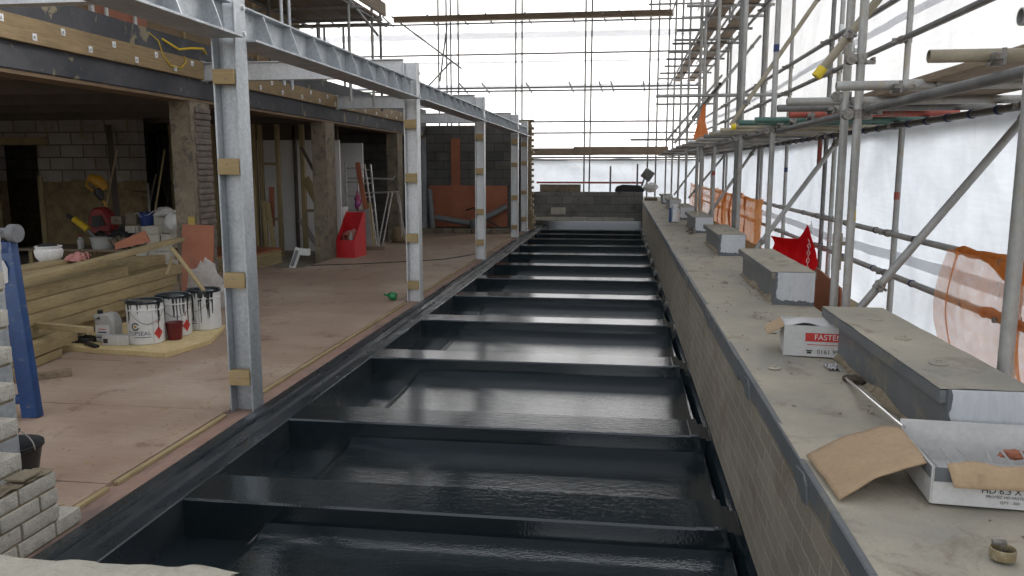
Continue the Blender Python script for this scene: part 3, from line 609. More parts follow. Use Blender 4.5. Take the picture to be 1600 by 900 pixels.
# =====================================================================
#  SCAFFOLDS (one bolted assembly each; tubes are its parts, couplers sub-parts)
# =====================================================================
def coupler(mb, p, along, across=None):
    p = Vector(p); along = Vector(along).normalized(); x, y = mb.frame(along)
    mb.tube([p - along * .026, p + along * .026], .031, 10)
    mb.bar(p + x * .028 - along * .018, p + x * .075 - along * .018, .028, .022); mb.bar(p - x * .028 + along * .012, p - x * .062 + along * .012, .024, .03)
    mb.tube([p + x * .062 - y * .028, p + x * .062 + y * .03], .009, 6)
    if across is not None:
        ac = Vector(across).normalized(); q = p + along.cross(ac).normalized() * .054
        mb.tube([q - ac * .026, q + ac * .026], .031, 10)
def sleeve(parent, p, d, L=.20, m='tube_tan'):
    p = Vector(p); d = Vector(d).normalized(); w = MB().tube([p - d * L / 2, p + d * L / 2], .0295, 12)
    x, y = w.frame(d)
    for s in (-.05, .05): w.tube([p + d * s + x * .02, p + d * s + x * .05], .012, 6)
    w.build('sleeve', m, parent)
class Scaf:
    def __init__(s, name, label, loc): s.t = thing(name, label, 'scaffold', loc)
    def tube(s, kind, a, b, m='tube', r=.0242):
        o = MB().pipe(a, b, r).build(kind, m, s.t); return o
    def coup(s, parent, p, al, ac=None):
        w = MB(); coupler(w, p, al, ac); w.build('coupler', 'coupler', parent)
rt = random.Random(11)
sc = Scaf('side_scaffold', 'grey tube scaffold standing along the outside of the parapet', (1.75, 12, -6))
FX, OX = 1.3, 2.2
front = [2.851, 4.80, 5.065, 7.41, 9.30, 9.62, 11.93, 13.95, 14.55, 17.0, 19.4, 22.0, 25.1]
fst = {}
for y in front:
    m = rt.choice(['tube', 'tube', 'tube_dark', 'tube']); lean = rt.uniform(-.012, .012)

    zt = 6.95
    fst[y] = sc.tube('standard', (FX, y, -6.2), (FX + lean, y + lean * 2, zt), m)
outer = [(2.6, 'tube'), (4.75, 'tube'), (6.86, 'tube'), (8.9, 'tube'), (9.28, 'tube_dark'), (11.4, 'tube'), (13.35, 'tube'), (13.72, 'tube_dark'), (15.9, 'tube'), (17.8, 'tube'), (18.25, 'tube_dark'), (20.6, 'tube'), (22.8, 'tube'), (25.0, 'tube')]
ost = {}
for y, m in outer: ost[y] = sc.tube('standard', (OX, y, -6.2), (OX + rt.uniform(-.012, .012), y, 6.95), m)
# red painted lower length sleeved on the pair by the red sheet
o = sc.tube('standard', (OX - .055, 9.31, 1.60), (OX - .055, 9.31, 1.93), 'tube_red', .0245)
sleeve(fst[5.065], (FX, 5.065, 1.10), (0, 0, 1), .22, 'tube_tan'); sleeve(ost[6.86], (OX, 6.86, 2.18), (0, 0, 1), .17, 'galv_pale'); sleeve(ost[8.9], (OX, 8.9, 2.96), (0, 0, 1), .2, 'galv_pale'); sleeve(ost[11.4], (OX, 11.4, 2.25), (0, 0, 1), .18, 'tube_tan')
sleeve(fst[9.62], (FX, 9.62, 1.28), (0, 0, 1), .2, 'tube_tan'); sleeve(ost[13.35], (OX, 13.35, .98), (0, 0, 1), .2, 'tube_tan')
# ledgers
for x, z, y0, y1, m in ((OX - .05, 1.078, 1.2, 25.6, 'tube'), (OX - .05, .752, 1.2, 25.6, 'tube'), (OX - .05, 1.935, 1.2, 25.6, 'tube_dark'), (OX - .05, 2.60, 1.0, 25.6, 'tube_dark'), (OX - .05, 2.94, 1.0, 25.6, 'tube_dark'),
                        (OX - .05, 4.10, 2, 25.6, 'tube_dark'), (OX - .05, 4.75, 2, 25.6, 'tube_dark'), (OX - .05, 5.15, 2, 25.6, 'tube_dark'), (OX - .05, 6.3, 2, 25.6, 'tube_dark'), (FX + .05, 1.925, 1.0, 7.45, 'tube_dark'), (FX + .05, 1.935, 7.6, 25.6, 'tube_dark'), (FX + .05, 4.08, 12.2, 25.6, 'tube_dark'), (FX + .05, 6.1, 13, 25.6, 'tube_dark'), (OX - .05, .36, 1.2, 25.6, 'tube'), (FX + .05, .36, 3.6, 25.6, 'tube')):
    L = sc.tube('ledger', (x, y0, z), (x, y1, z), m)
    sts = [y for y, _ in outer] if x > 1.8 else front
    for y in sts:
        if y0 < y < y1 and y < 20 and .5 < z < 4.3: sc.coup(L, (x, y + .01, z), (0, 1, 0), (0, 0, 1))
    if x > 1.8 and z == 1.935:
        for q in range(26): MB().tube([(x, 3.2 + q * .37, z), (x, 3.225 + q * .37, z)], .030, 10).build('rope_tie', 'blue_rope', L)
    if x > 1.8 and z in (1.078, .752):
        for q in range(8): MB().tube([(x, 5.3 + q * .93, z), (x, 5.32 + q * .93, z)], .029, 10).build('rope_tie', 'blue_rope' if z < 1 else 'black_plastic', L)
# transoms of the working platform, ends poking out towards the roof
ty = [2.42, 3.24, 4.33, 5.08, 5.62, 6.20, 6.83, 7.35, 7.83, 8.5, 9.18, 9.7, 10.3, 10.9, 11.7, 12.4, 13.1, 13.9, 14.8, 15.6, 16.5, 17.6, 18.8, 20.0, 21.3, 22.8, 24.4]
for i, y in enumerate(ty):
    x0 = [1.06, 1.115, 1.06, .965, 1.01, 1.2, 1.055, 1.0, 1.01, .98, 1.005, .99, .985][i] if i < 13 else .96 + .06 * rt.random()
    m = {5: 'tube_red', 6: 'tube_green', 7: 'tube_green', 8: 'tube_tan', 9: 'tube_tan', 1: 'tube_tan', 11: 'tube_tan'}.get(i, rt.choice(['tube', 'tube', 'tube_tan', 'tube_dark']))
    z = 1.988 + (.018 if i in (0, 1, 2) else 0) + rt.uniform(-.006, .006)
    T = sc.tube('transom', (x0, y, z), (2.36, y + rt.uniform(-.03, .03), z), m)
    if i in (1, 2, 4): sleeve(T, (x0 + .42, y, z), (1, 0, 0), .16, 'tube')
    if y < 15: sc.coup(T, (FX + .05, y, z - .01), (1, 0, 0))
    if y in (7.83,): MB().tube([(x0 - .012, y, z), (x0 + .03, y, z)], .0285, 12).build('end_cap', 'yellow_cap', T)
sc.tube('brace_tie', (1.19, 2.95, 1.96), (1.36, 5.3, 1.855), 'tube_dark') if 0 else None
for y in [12.4, 13.54, 14.5, 15.75, 17.0, 17.47, 18.7, 19.9, 21.2, 22.7, 24.0]:
    sc.tube('transom', (.95 + .05 * rt.random(), y, 4.15 + rt.uniform(-.01, .01)), (2.32, y, 4.15), rt.choice(['tube', 'tube_dark']))
for y, x0, z in ((12.0, .456, 2.63), (18.0, .155, 2.22), (13.6, 1.02, 5.3), (18.4, 1.0, 5.4), (22.4, .6, 5.9), (21, .8, 3.2)): sc.tube('transom', (x0, y, z), (2.3, y, z), 'tube')
# short tie tube poking forwards with an open end
T = sc.tube('ledger', (1.25, 11.1, 2.70), (1.36, 16.6, 2.60), 'tube_dark')
# ledger braces: front low to outer high, and the sloping ones above the platform
for a, c, cap in (((1.36, 4.93, .70), (2.33, 4.93, 2.02), 0), ((1.27, 8.35, .66), (2.16, 8.35, 1.97), 0), ((1.28, 13.2, .70), (2.12, 13.4, 1.95), 0), ((1.45, 18.1, .95), (2.25, 18.1, 1.95), 0), ((1.35, 21.6, .9), (2.05, 21.6, 1.9), 0),
                 ((1.17, 9.2, 2.07), (2.15, 9.35, 3.56), 0), ((1.10, 4.93, 2.13), (2.12, 4.93, 3.50), 1), ((.86, 14.0, 2.02), (2.2, 14.0, 3.75), 0), ((.95, 18.3, 2.2), (2.1, 18.3, 3.6), 0)):
    B = sc.tube('brace', a, c, 'tube_tan' if c[2] > 3.4 and a[1] < 10 else 'tube')
    d = Vector(c) - Vector(a)
    if cap: MB().tube([Vector(a) - d.normalized() * .012, Vector(a) + d.normalized() * .05], .029, 12).build('end_cap', 'yellow_cap', B)
    sc.coup(B, Vector(a) + d * .16, d); sc.coup(B, Vector(a) + d * .9, d)
for y, z in ((4.80, 1.90), (5.065, 2.02), (4.80, 2.20), (7.41, 1.93), (9.3, 1.93), (11.93, 1.93)): sc.coup(fst[y], (FX, y, z), (0, 0, 1), (0, 1, 0))
w = MB(); coupler(w, (FX, 5.065, 2.30), (0, 0, 1), (1, 0, 0)); w.build('coupler', 'galv_pale', fst[5.065])
w = MB(); coupler(w, (FX, 5.065, 1.985), (0, 0, 1), (1, 0, 0)); w.build('coupler', 'galv_pale', fst[5.065])

# owner's paint bands and splashes on some tubes
for (x, y, z, m) in ((FX, 4.80, 1.30, 'yellow_cap'), (FX, 7.41, 2.6, 'blue_rope'), (OX, 6.86, 1.35, 'tube_red'), (FX, 9.30, 1.2, 'galv_pale'), (OX, 4.75, 1.5, 'yellow_cap'), (FX, 11.93, 1.5, 'tube_red'), (OX, 11.4, 1.55, 'blue_rope')):
    st_ = fst[y] if x == FX else ost[y]
    MB().tube([(x, y, z), (x, y, z + .06)], .0249, 12, False).build('paint_band', m, st_)
# boards resting on the platforms
nb = {(1.47, 1): 'scaffold board on the walkway above the parapet, nearest its inner edge', (1.70, 1): 'middle scaffold board on the walkway above the parapet', (1.93, 1): 'scaffold board on the walkway above the parapet, against the white sheeting'}
for x in (1.47, 1.70, 1.93):
    tag(MB().box(x, x + .22, 1.6, 25.4, 2.022, 2.058, bev=.004).build('scaffold_board', 'board'), nb[(x, 1)], 'scaffold board', 'boards on the side scaffold')
tag(MB().box(1.46, 1.68, 9.8, 25.2, 4.178, 4.215, bev=.004).build('scaffold_board', 'board'), 'brown board high on the side scaffold, inner of the upper pair', 'scaffold board', 'boards on the side scaffold')
tag(MB().box(1.86, 2.08, 9.4, 25.2, 4.178, 4.215, bev=.004).build('scaffold_board', 'board'), 'brown board high on the side scaffold, outer of the upper pair', 'scaffold board', 'boards on the side scaffold')
for k, x in enumerate((1.40, 1.63, 1.86)):
    tag(MB().box(x, x + .222, 3.7, 25.4, .388, .426, bev=.004).build('scaffold_board', 'timber_y'), ['low board beyond the parapet, nearest the plinths', 'low board beyond the parapet, in the middle of the lower walkway', 'low board beyond the parapet, under the guard rails'][k], 'scaffold board', 'boards on the lower walkway')
o = MB().prism([(6.1, .43), (6.15, .72), (6.9, .78), (7.3, .66), (8.0, .70), (8.1, .43)], 'x', 1.62, 1.632).build('ply_offcut', 'plyred'); tag(o, 'broken red brown ply offcut standing on the low walkway behind the plinth', 'ply offcut')

# white sheeting on the right
def sheet(name, label, x, y0, y1, z0, z1, bag, nu=60, nv=24, seed=0):
    t = thing(name, label, 'sheeting', (x, (y0 + y1) / 2, z0))
    def f(u, v):
        y = y0 + (y1 - y0) * u; z = z0 + (z1 - z0) * v
        tie = abs(math.sin(math.pi * (y / .37))) * .03 * max(0, (v - .86) / .14)
        s = bag * math.sin(math.pi * v) * (.6 + .4 * vn(y * .45, seed)) + .02 * vn(y * 2.1 + z, z * .9 + seed) + .014 * vn(y * 5 - z * 3, z * 4) + .035 * vn(y * .7 + 1.8 * z, seed + 3) + .03 * vn(y * 1.5 - 1.1 * z, seed + 7)
        return (x + s, y, z - tie)
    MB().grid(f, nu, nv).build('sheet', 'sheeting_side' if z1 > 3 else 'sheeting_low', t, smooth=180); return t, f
t, f = sheet('scaffold_sheeting', 'white sheeting hung along the side scaffold below its walkway', 2.30, .8, 25.4, -1.2, 1.96, .10, 220, 40, 1)
for z in (.80,): MB().grid(lambda u, v: tuple(Vector(f(u, (z + .09 * v + 1.2) / 3.16)) - Vector((.012, 0, 0))), 150, 2).build('sheet_band', 'sheet_band', t, smooth=180)
t, f2 = sheet('scaffold_sheeting', 'white sheeting hung along the side scaffold above its walkway', 2.38, .8, 25.4, 1.90, 7.0, .10, 220, 50, 8)
for z in (2.85, 4.4): MB().grid(lambda u, v: tuple(Vector(f2(u, (z + .07 * v - 1.90) / 5.10)) - Vector((.015, 0, 0))), 150, 2).build('sheet_band', 'sheet_band', t, smooth=180)
# white sheeting across the far end
def esheet(label, y, x0, x1, z0, z1, seed):
    t = thing('scaffold_sheeting', label, 'sheeting', ((x0 + x1) / 2, y, z0))
    def f(u, v):
        x = x0 + (x1 - x0) * u; z = z0 + (z1 - z0) * v
        return (x, y + .06 * vn(x * .5, seed + z * .3) + .05 * vn(x * .9 + 3 * z, z * 1.2), z - .10 * abs(math.sin(x * 1.1)) * max(0, (v - .8) / .2) * (1 if z1 < 3 else .1))
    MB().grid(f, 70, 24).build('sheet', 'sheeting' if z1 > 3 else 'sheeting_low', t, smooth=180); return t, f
t, f = esheet('bluish white sheeting across the far end below the brown board', 25.62, -10.5, 2.3, -1.5, 1.93, 2)
t, f3 = esheet('white sheeting rising behind the far end scaffold above the brown board', 25.76, -10.5, 2.3, 1.85, 7.0, 5)
for z in (5.62, 4.88, 4.08): MB().grid(lambda u, v: tuple(Vector(f3(u, (z + (.20 if z > 5 else .06 if z > 4.5 else .14) * v - 1.85) / 5.15)) - Vector((0, .02, 0))), 70, 2).build('sheet_band', 'sheet_band', t, smooth=180)

# far end scaffold
ec = Scaf('end_scaffold', 'dark tube scaffold spanning the far end behind the low block wall', (-3, 25.2, -6))
for x, z0, m in ((-9.6, 0, 0), (-8.65, 0, 0), (-5.76, 0, 0), (-5.53, 0, 0), (-5.37, 0, 0), (-5.13, 0, 0), (-3.33, 0, 0), (-3.15, 0, 0), (-1.19, 0, 0), (-1.06, 0, 0), (.75, 0, 0), (1.0, 0, 0)):
    ec.tube('standard', (x, 25.2 + (.12 if x in (-1.06, -3.15, -5.53) else 0), -6.2), (x + (.06 if x == -1.06 else 0), 25.2 + (.12 if x in (-1.06, -3.15, -5.53) else 0), 6.95), 'tube_dark')
for z in (6.0, 5.07, 4.06, 3.96, 3.02, 2.68, 1.93, 1.86):
    L = ec.tube('ledger', (-10.5, 25.12 - (.1 if z in (3.96, 1.86) else 0), z), (2.3, 25.12, z), 'tube_dark')
    for x in (-5.13, -3.15, -1.19, .75): ec.coup(L, (x, 25.14, z), (1, 0, 0), (0, 0, 1))
for a, c in (((-7.2, 25.05, 6.26), (-5.0, 25.05, 4.65)), ((-5.35, 25.05, 4.85), (-6.05, 25.05, 4.15)), ((-5.5, 25.3, 6.0), (-5.75, 25.3, 4.3))): ec.tube('brace', a, c, 'tube_dark')
for x in (-9.2, -7.4, -6.0, -5.0, -4.2, -3.0, -1.65, -.7, -.2, .2): ec.tube('transom', (x, 24.75, 6.22 - .02 * (int(x * 10) % 3)), (x + .1, 25.6, 6.05), 'tube_dark')
for x in (-5.0, -4.3, -2.95, -1.65, -.75, -.4, .55): ec.tube('transom', (x, 24.7, 4.16), (x + .08, 25.6, 3.95), 'tube_dark')
tag(MB().box(-7.1, 1.4, 24.9, 25.08, 6.06, 6.23, bev=.004).build('scaffold_board', 'board_x'), 'long dark board on edge high on the far end scaffold', 'scaffold board')
tag(MB().box(-2.9, -.9, 24.9, 24.94, 1.99, 2.21, bev=.004).build('scaffold_board', 'board_x'), 'brown toe board on the far scaffold, half nearer the brick pier', 'scaffold board', 'toe boards on the far scaffold')
tag(MB().box(-1.5, 1.35, 24.85, 24.89, 2.0, 2.25, bev=.004).build('scaffold_board', 'board_x'), 'brown toe board on the far scaffold, half nearer the side scaffold', 'scaffold board', 'toe boards on the far scaffold')
tag(MB().tube([(-2.6, 24.6, 1.17), (.6, 24.6, 1.17)], .03, 8).build('rail', 'tube_red'), 'thin red brown rail above the far low block wall', 'rail')

# scaffold above the building on the left
ls = Scaf('roof_scaffold', 'scaffold lift with a boarded platform above the brown hoarding', (-5, 11, 3.1))
for x, y, z1, m in ((-4.35, 10.1, 6.5, 'galv'), (-4.33, 10.3, 6.5, 'galv'), (-5.5, 12.3, 6.5, 'tube_dark'), (-4.3, 12.55, 6.5, 'tube'), (-4.3, 13.75, 6.5, 'tube'), (-5.6, 14.6, 6.5, 'tube_dark'), (-4.5, 14.9, 6.5, 'tube_dark'), (-6.0, 16.0, 4.4, 'tube_dark'), (-5.6, 16.0, 4.4, 'tube_dark')):
    ls.tube('standard', (x, y, 2.66 if x > -5.05 else 3.1), (x, y, z1), m)
for x in (-5.7, -4.3): ls.tube('ledger', (x, 6, 4.15), (x, 14.6, 4.15), 'tube_dark')
for x in (-4.22,): ls.tube('ledger', (x, 8, 4.75), (x, 14.6, 4.75), 'tube')
for y in (8, 9.5, 11, 12.6, 13.7, 14.1): ls.tube('transom', (-6.0, y, 4.10), (-4.1, y, 4.10), 'tube')
ls.tube('brace', (-5.2, 13.9, 3.2), (-5.9, 13.9, 4.1), 'tube_dark'); ls.tube('brace', (-4.28, 8.6, 5.0), (-4.28, 14.0, 3.9), 'tube')
for k, x in enumerate((-5.75, -5.5, -5.25, -5.0, -4.75, -4.5)):
    tag(MB().box(x, x + .235, 5, 14.15, 4.19, 4.228, bev=.004).build('scaffold_board', 'board'), 'dark board side by side in the platform above the brown hoarding', 'scaffold board', 'platform boards above the hoarding')
tag(MB().box(-4.22, -4.18, 6, 14.2, 4.24, 4.46, bev=.004).build('scaffold_board', 'board'), 'brown toe board standing along the edge of the platform above the hoarding', 'scaffold board')

# unseen partial roof, added to darken the membrane reflections: profiled sheets on rafters
tr_ = thing('unseen_roof', 'unseen grey profiled roof on tube rafters, added to darken the black roof reflections', 'roof', (-4, 8, 7))
def rf(u, v):
    x = -9.5 + 12.3 * u; k = int(round(v * 400)); return (x, 11 + 14.9 * v, 7.12 + .28 * (1 - abs(2 * u - 1)) + (.02 if (k // 2) % 2 else -.02))
MB().grid(rf, 2, 400).build('roof_sheets', mat('dull_grey_roof_sheet', (.05, .052, .055), (.08, .082, .085), None, 2, 30, .7, 0, .1), tr_, smooth=0)
for i in range(5): MB().pipe((-9.5, 11.5 + 3 * i, 7.0), (-3.35, 11.5 + 3 * i, 7.28), .03).pipe((-3.35, 11.5 + 3 * i, 7.28), (2.8, 11.5 + 3 * i, 7.0), .03).build('rafter', 'tube', tr_)

# =====================================================================
#  LOOSE OBJECTS
# =====================================================================
# ---- pale toothed brickwork at the near left
pb = thing('brick_wall', 'pale speckled brick return with open toothing beside the black bucket', 'brick wall', (-2.5, 2.8, 0))
w = MB(); mo = MB(); rb = random.Random(5)
for k in range(20):
    z = -.01 + .0755 * k
    if k == 0: yend = 3.20
    elif k <= 3: yend = 3.062
    else: yend = 2.876 if k % 2 else 2.50
    y = yend; first = True; xf = -2.448
    L = .215 if (k % 2 or k == 0) else .1025
    if k == 0: L = .16
    while y > 1.2:
        w.box(xf - .1025, xf + rb.uniform(-.0025, .0025), y - L, y, z, z + .0645, bev=.0045)
        y -= L + .011; L = .215
    mo.box(xf - .098, xf - .007, 1.2, yend - .006 - (.17 if 0 < k < 4 and 0 else 0), z - .012, z + (.066 if k in (3,) else .0645 - .002))
w.build('bricks', 'pale_brick', pb); mo.build('mortar', 'mortar', pb, smooth=0)
MB().grid(lambda u, v: (-2.55 + .10 * u, 2.70 + .355 * v, .2925 + .008 * vn(u * 6, v * 14)), 8, 20).build('mortar_bed', 'mortar', pb)
o = MB().box(-2.545, -2.46, 2.88, 3.0, .30, .31, bev=.003).build('mortar_lump', 'mortar'); tag(o, 'flat mortar lump on top of the pale toothed brickwork', 'mortar')

# ---- foreground cream block on the low wall the photographer leans over
fw = thing('low_block_wall', 'cream blockwork edge close to the camera at the bottom of the view', 'block wall', (-1.2, .9, -.2))
MB().box(-2.4, -.66, .72, 1.10, -.2, .83, bev=.01).build('wall_body', 'block_cream', fw)
def ft(u, v):
    x = -2.45 + 1.855 * u; y = .70 + .45 * v
    e = min(u * 18, (1 - u) * 18, v * 7, (1 - v) * 7, 1)
    return (x - (.02 if u == 1 else 0) + .004 * vn(y * 30, 3), y + (.008 * vn(x * 30, 1) if v == 1 else 0), .978 - .035 * (1 - e) ** 2 + .006 * vn(x * 14, y * 14) + .003 * vn(x * 45, y * 45))
cb = MB().grid(ft, 130, 30)
MB().box(-2.44, -.605, .71, 1.135, .835, .940).build('capping_core', 'block_cream', fw)
cb.build('capping', 'block_cream', fw)

# ---- blue steel trestle leg
bt = thing('blue_trestle', 'blue steel stand with splayed legs and a worn roller on top', 'stand', (-3.9, 4.7, 0))
MB().bar((-3.765, 4.55, 0), (-3.90, 4.62, 1.13), .115, .06, (0, 1, 0), .006).build('leg', 'blue_paint', bt)
MB().bar((-4.95, 4.55, 0), (-4.55, 4.62, 1.13), .075, .06, (0, 1, 0), .006).build('leg', 'blue_paint', bt)
MB().bar((-4.93, 4.60, .10), (-3.78, 4.60, .10), .05, .06, (0, 1, 0), .005).build('crossbar', 'blue_paint', bt)
MB().bar((-4.62, 4.62, 1.10), (-3.86, 4.62, 1.10), .075, .07, (0, 1, 0), .006).build('top_bar', 'blue_paint', bt)
rl = MB().tube([(-4.35, 4.62, 1.175), (-3.86, 4.62, 1.19)], .036, 16).tube([(-3.86, 4.62, 1.19), (-3.81, 4.62, 1.19)], [.058, .058], 18).build('roller', 'grey_pipe', bt)
MB().tube([(-4.2, 4.58, 1.16), (-4.0, 4.57, 1.25), (-3.9, 4.57, 1.2)], .014, 8).build('cloth_end', 'card_white', bt)
MB().lathe([(.014, 0), (.014, .02), (0, .022)], m=Matrix.Translation((-3.765, 4.55, .115)) @ Matrix.Rotation(R(90), 4, 'X'), n=8).build('bolt', 'coupler', bt)
MB().prism([(-3.93, .86), (-3.87, .88), (-3.865, .97), (-3.89, 1.02), (-3.94, 1.03)], 'y', 4.57, 4.5735).build('torn_label', 'card_white', bt)

# ---- black builder's bucket
bb = thing('black_bucket', 'black rubber bucket with its wire handle up, behind the pale brickwork', 'bucket', (-3.04, 3.50, 0))
MB().lathe([(.095, 0), (.105, .002), (.142, .20), (.153, .205), (.153, .222), (.140, .222), (.136, .20), (.098, .012), (0, .010)], (-3.04, 3.50, 0), 32).build('tub', 'black_plastic', bb)
hd = [(-3.04 + .155 * math.cos(a), 3.50 - .02 + .01 * math.sin(a), .205 + .105 * math.sin(a)) for a in [math.pi * i / 14 for i in range(15)]]
h = MB().tube(hd, .0035, 6).build('handle', 'coupler', bb)
MB().tube(hd[5:10], .012, 8).build('grip', 'black_plastic', h)
text_mb('CONTRACTOR', .030, lambda x, y: (-3.04 + (.127) * math.sin(x / .127 + .35), 3.50 - .127 * math.cos(x / .127 + .35), .125 + y)).build('lettering', mat('worn_print', (.12, .12, .12), (.22, .22, .22), None, 30, 60, .8), bb) if 0 else None
MB().grid(lambda u, v: (-3.04 + (.1445 * math.sin(-.6 + 1.5 * u)), 3.50 - .1445 * math.cos(-.6 + 1.5 * u), .165 + .018 * v + .03 * u), 12, 2).build('mortar_smear', mat('grey_smear', (.05, .05, .05), (.14, .135, .13), None, 30, 90, .9), bb)

# ---- insulation board with tins on it
ib = MB().prism([(-5.06, 6.34), (-3.83, 6.20), (-3.72, 6.75), (-3.93, 7.44), (-5.0, 7.60)], 'z', .0, .045).build('insulation_board', 'insul', None, bev=.003)
tag(ib, 'yellow foam insulation board lying under the white tins', 'insulation board')
def tin(x, y, lab, rz, drips, logo=True, dia=True, z0=.0455):
    t = thing('paint_tin', lab, 'paint tin', (x, y, z0), 0, 'white coating tins')
    Rr, H = .155, .385
    MB().lathe([(.148, 0), (.151, .006), (Rr, .01), (Rr, .30), (Rr + .004, .305), (Rr + .004, .315), (Rr, .32), (Rr, H - .02), (Rr + .006, H - .012), (Rr + .006, H), (Rr - .006, H), (Rr - .008, H - .03), (Rr - .01, .26), (0, .25)], (x, y, z0), 40).build('can', 'white_plastic', t)
    # coating in the tin and runs down its side
    MB().lathe([(0, .262), (Rr - .011, .262), (Rr - .007, H - .002), (Rr + .003, H + .004), (Rr + .0085, H - .002), (Rr + .008, H - .020)], (x, y, z0), 40).build('black_coating', 'membrane', t)
    rr = random.Random(int(x * 100) + int(y * 10))
    for k in range(drips):
        a = rz + rr.uniform(-1.2, 1.2) if k % 3 else rz + .7 + rr.uniform(-.25, .25); L = rr.uniform(.04, .30) if k % 2 else rr.uniform(.02, .1); ww = rr.uniform(.004, .012)
        n = 6; pr = []
        for i in range(n + 1):
            q = i / n; wv = ww * (1 - .6 * q); zz = z0 + H - .01 - L * q
            pr.append([(x + (Rr + .0065 - .004 * (q > .2)) * math.sin(a + s * wv / Rr + .01 * vn(q * 3, k)), y - (Rr + .0065 - .004 * (q > .2)) * math.cos(a + s * wv / Rr + .01 * vn(q * 3, k)), zz) for s in (-1, 1)])
        MB().grid(lambda u, v, pr=pr: pr[int(round(v * n))][int(round(u))], 1, n).build('paint_run', 'membrane', t)
    def cyl(px, pz, r=Rr + .0018): return (x + r * math.sin(px / Rr + rz), y - r * math.cos(px / Rr + rz), z0 + pz)
    if logo:
        text_mb('TOPSEAL', .052, lambda a, c: cyl(a - .075, c + .105)).build('lettering', 'ink_blue', t)
        MB().grid(lambda u, v: cyl(-.11 + .14 * u, .068 + .006 * v), 12, 1).build('strapline', 'ink_blue', t)
        def rg(u, v): a = 2 * math.pi * u * .86 + .5; q = .024 + .012 * v; return cyl(-.10 + q * math.cos(a), .168 + q * math.sin(a))
        MB().grid(rg, 24, 1).build('ring_logo', 'ink_black', t)
        MB().grid(lambda u, v: cyl(-.10 + .012 * math.cos(6.283 * u) * v, .168 + .012 * math.sin(6.283 * u) * v), 14, 2).build('logo_centre', 'orange_tool', t)
    if dia:
        MB().grid(lambda u, v: cyl(.10 + .046 * (u - v), .10 + .058 * (u + v - 1)), 6, 6).build('hazard_diamond', 'ink_red', t)
        MB().grid(lambda u, v: cyl(.088 + .008 * u, .19 + .02 * v), 2, 2).build('hazard_mark', 'ink_red', t)
        text_mb('!', .045, lambda a, c: cyl(a + .10, c + .10, Rr + .003)).build('hazard_symbol', 'ink_black', t)
    MB().grid(lambda u, v: cyl(.048 + .0025 * u, .02 + .34 * v), 1, 4).build('seam', 'grey_pipe', t)
    hp = [cyl(-.14 + .30 * i / 10, .30 - .11 * math.sin(math.pi * i / 10), Rr + .014) for i in range(11)]
    MB().tube(hp, .0025, 6).build('wire_handle', 'coupler', t)
    return t
tin(-4.235, 6.58, 'white tin at the front of the three, with a red diamond and few runs', .62, 12)
tin(-4.17, 6.93, 'white tin behind the dark red pot, in the middle of the three', .65, 16, False)
tin(-4.05, 7.27, 'white tin at the back of the three, thickly streaked with black runs', -.15, 34, True, False)
o = MB().bar((-4.00, 7.20, .42), (-4.52, 7.55, .80), .035, .022, bev=.003).build('stirring_stick', 'timber_x'); tag(o, 'pale timber stirring stick standing in the tins', 'stick')
o = MB().bar((-4.50, 6.62, .415), (-4.1, 6.5, .44), .05, .006).build('scraper', 'coupler'); tag(o, 'coated scraper laid across the front white tin', 'scraper')
o = MB().lathe([(.05, 0), (.06, .004), (.075, .155), (.08, .16), (.076, .162), (.07, .155), (.055, .01), (0, .008)], (-4.045, 6.72, .0455), 28).build('red_pot', 'dark_red'); tag(o, 'dark red plastic pot in front of the middle white tin', 'pot')
# jerrican
jc = thing('jerrican', 'milky plastic jerrican with a black cap beside the front white tin', 'jerrican', (-4.60, 6.56, .0455))
MB().prism([(-4.69, .0455), (-4.50, .0455), (-4.50, .24), (-4.535, .305), (-4.60, .31), (-4.69, .27)], 'y', 6.50, 6.64).build('can', 'canister', jc, bev=.016)
MB().box(-4.69, -4.615, 6.5, 6.62, .245, .30, bev=.012).build('neck', 'canister', jc); MB().lathe([(.024, 0), (.024, .03), (.0, .031)], (-4.66, 6.56, .30), 14).build('cap', 'black_plastic', jc)
MB().box(-4.675, -4.54, 6.4965, 6.4995, .12, .205).build('paper_label', 'ink_white', jc); MB().box(-4.68, -4.535, 6.4945, 6.498, .092, .098).build('stripe', 'ink_black', jc); MB().box(-4.645, -4.575, 6.4945, 6.4964, .165, .172).build('print_line', 'ink_red', jc); MB().box(-4.65, -4.57, 6.4945, 6.4964, .135, .147).build('print_line', 'ink_blue', jc)
bx = thing('small_carton', 'small white carton lying in front of the jerrican', 'carton', (-4.44, 6.45, .0455), R(8))
MB().box(-.11, .12, -.045, .045, 0, .085, bev=.003).build('carton', 'card_white', bx, world=False); MB().box(-.10, -.06, -.047, -.0455, .02, .06).build('print', 'ink_black', bx, world=False); MB().box(.03, .034, -.0475, -.0455, 0, .084).build('tape', 'ink_white', bx, world=False)
hp = [(-4.83 + .12 * math.cos(a) * (1 + .1 * math.sin(3 * a)), 6.52 + .075 * math.sin(a), .062 + .016 * (i % 5) / 5 + .012 * math.sin(a * 2 + i)) for i, a in enumerate([k * .42 for k in range(70)])]
o = MB().tube(hp, .011, 6).build('cable_coil', 'black_plastic'); tag(o, 'black cable coiled on the insulation board', 'cable')
o = MB().bar((-4.70, 6.40, .06), (-4.52, 6.28, .06), .05, .02, bev=.006).bar((-4.78, 6.47, .06), (-4.70, 6.40, .062), .03, .025, bev=.008).build('hand_brush', 'black_plastic'); tag(o, 'black hand brush beside the small white carton', 'brush')

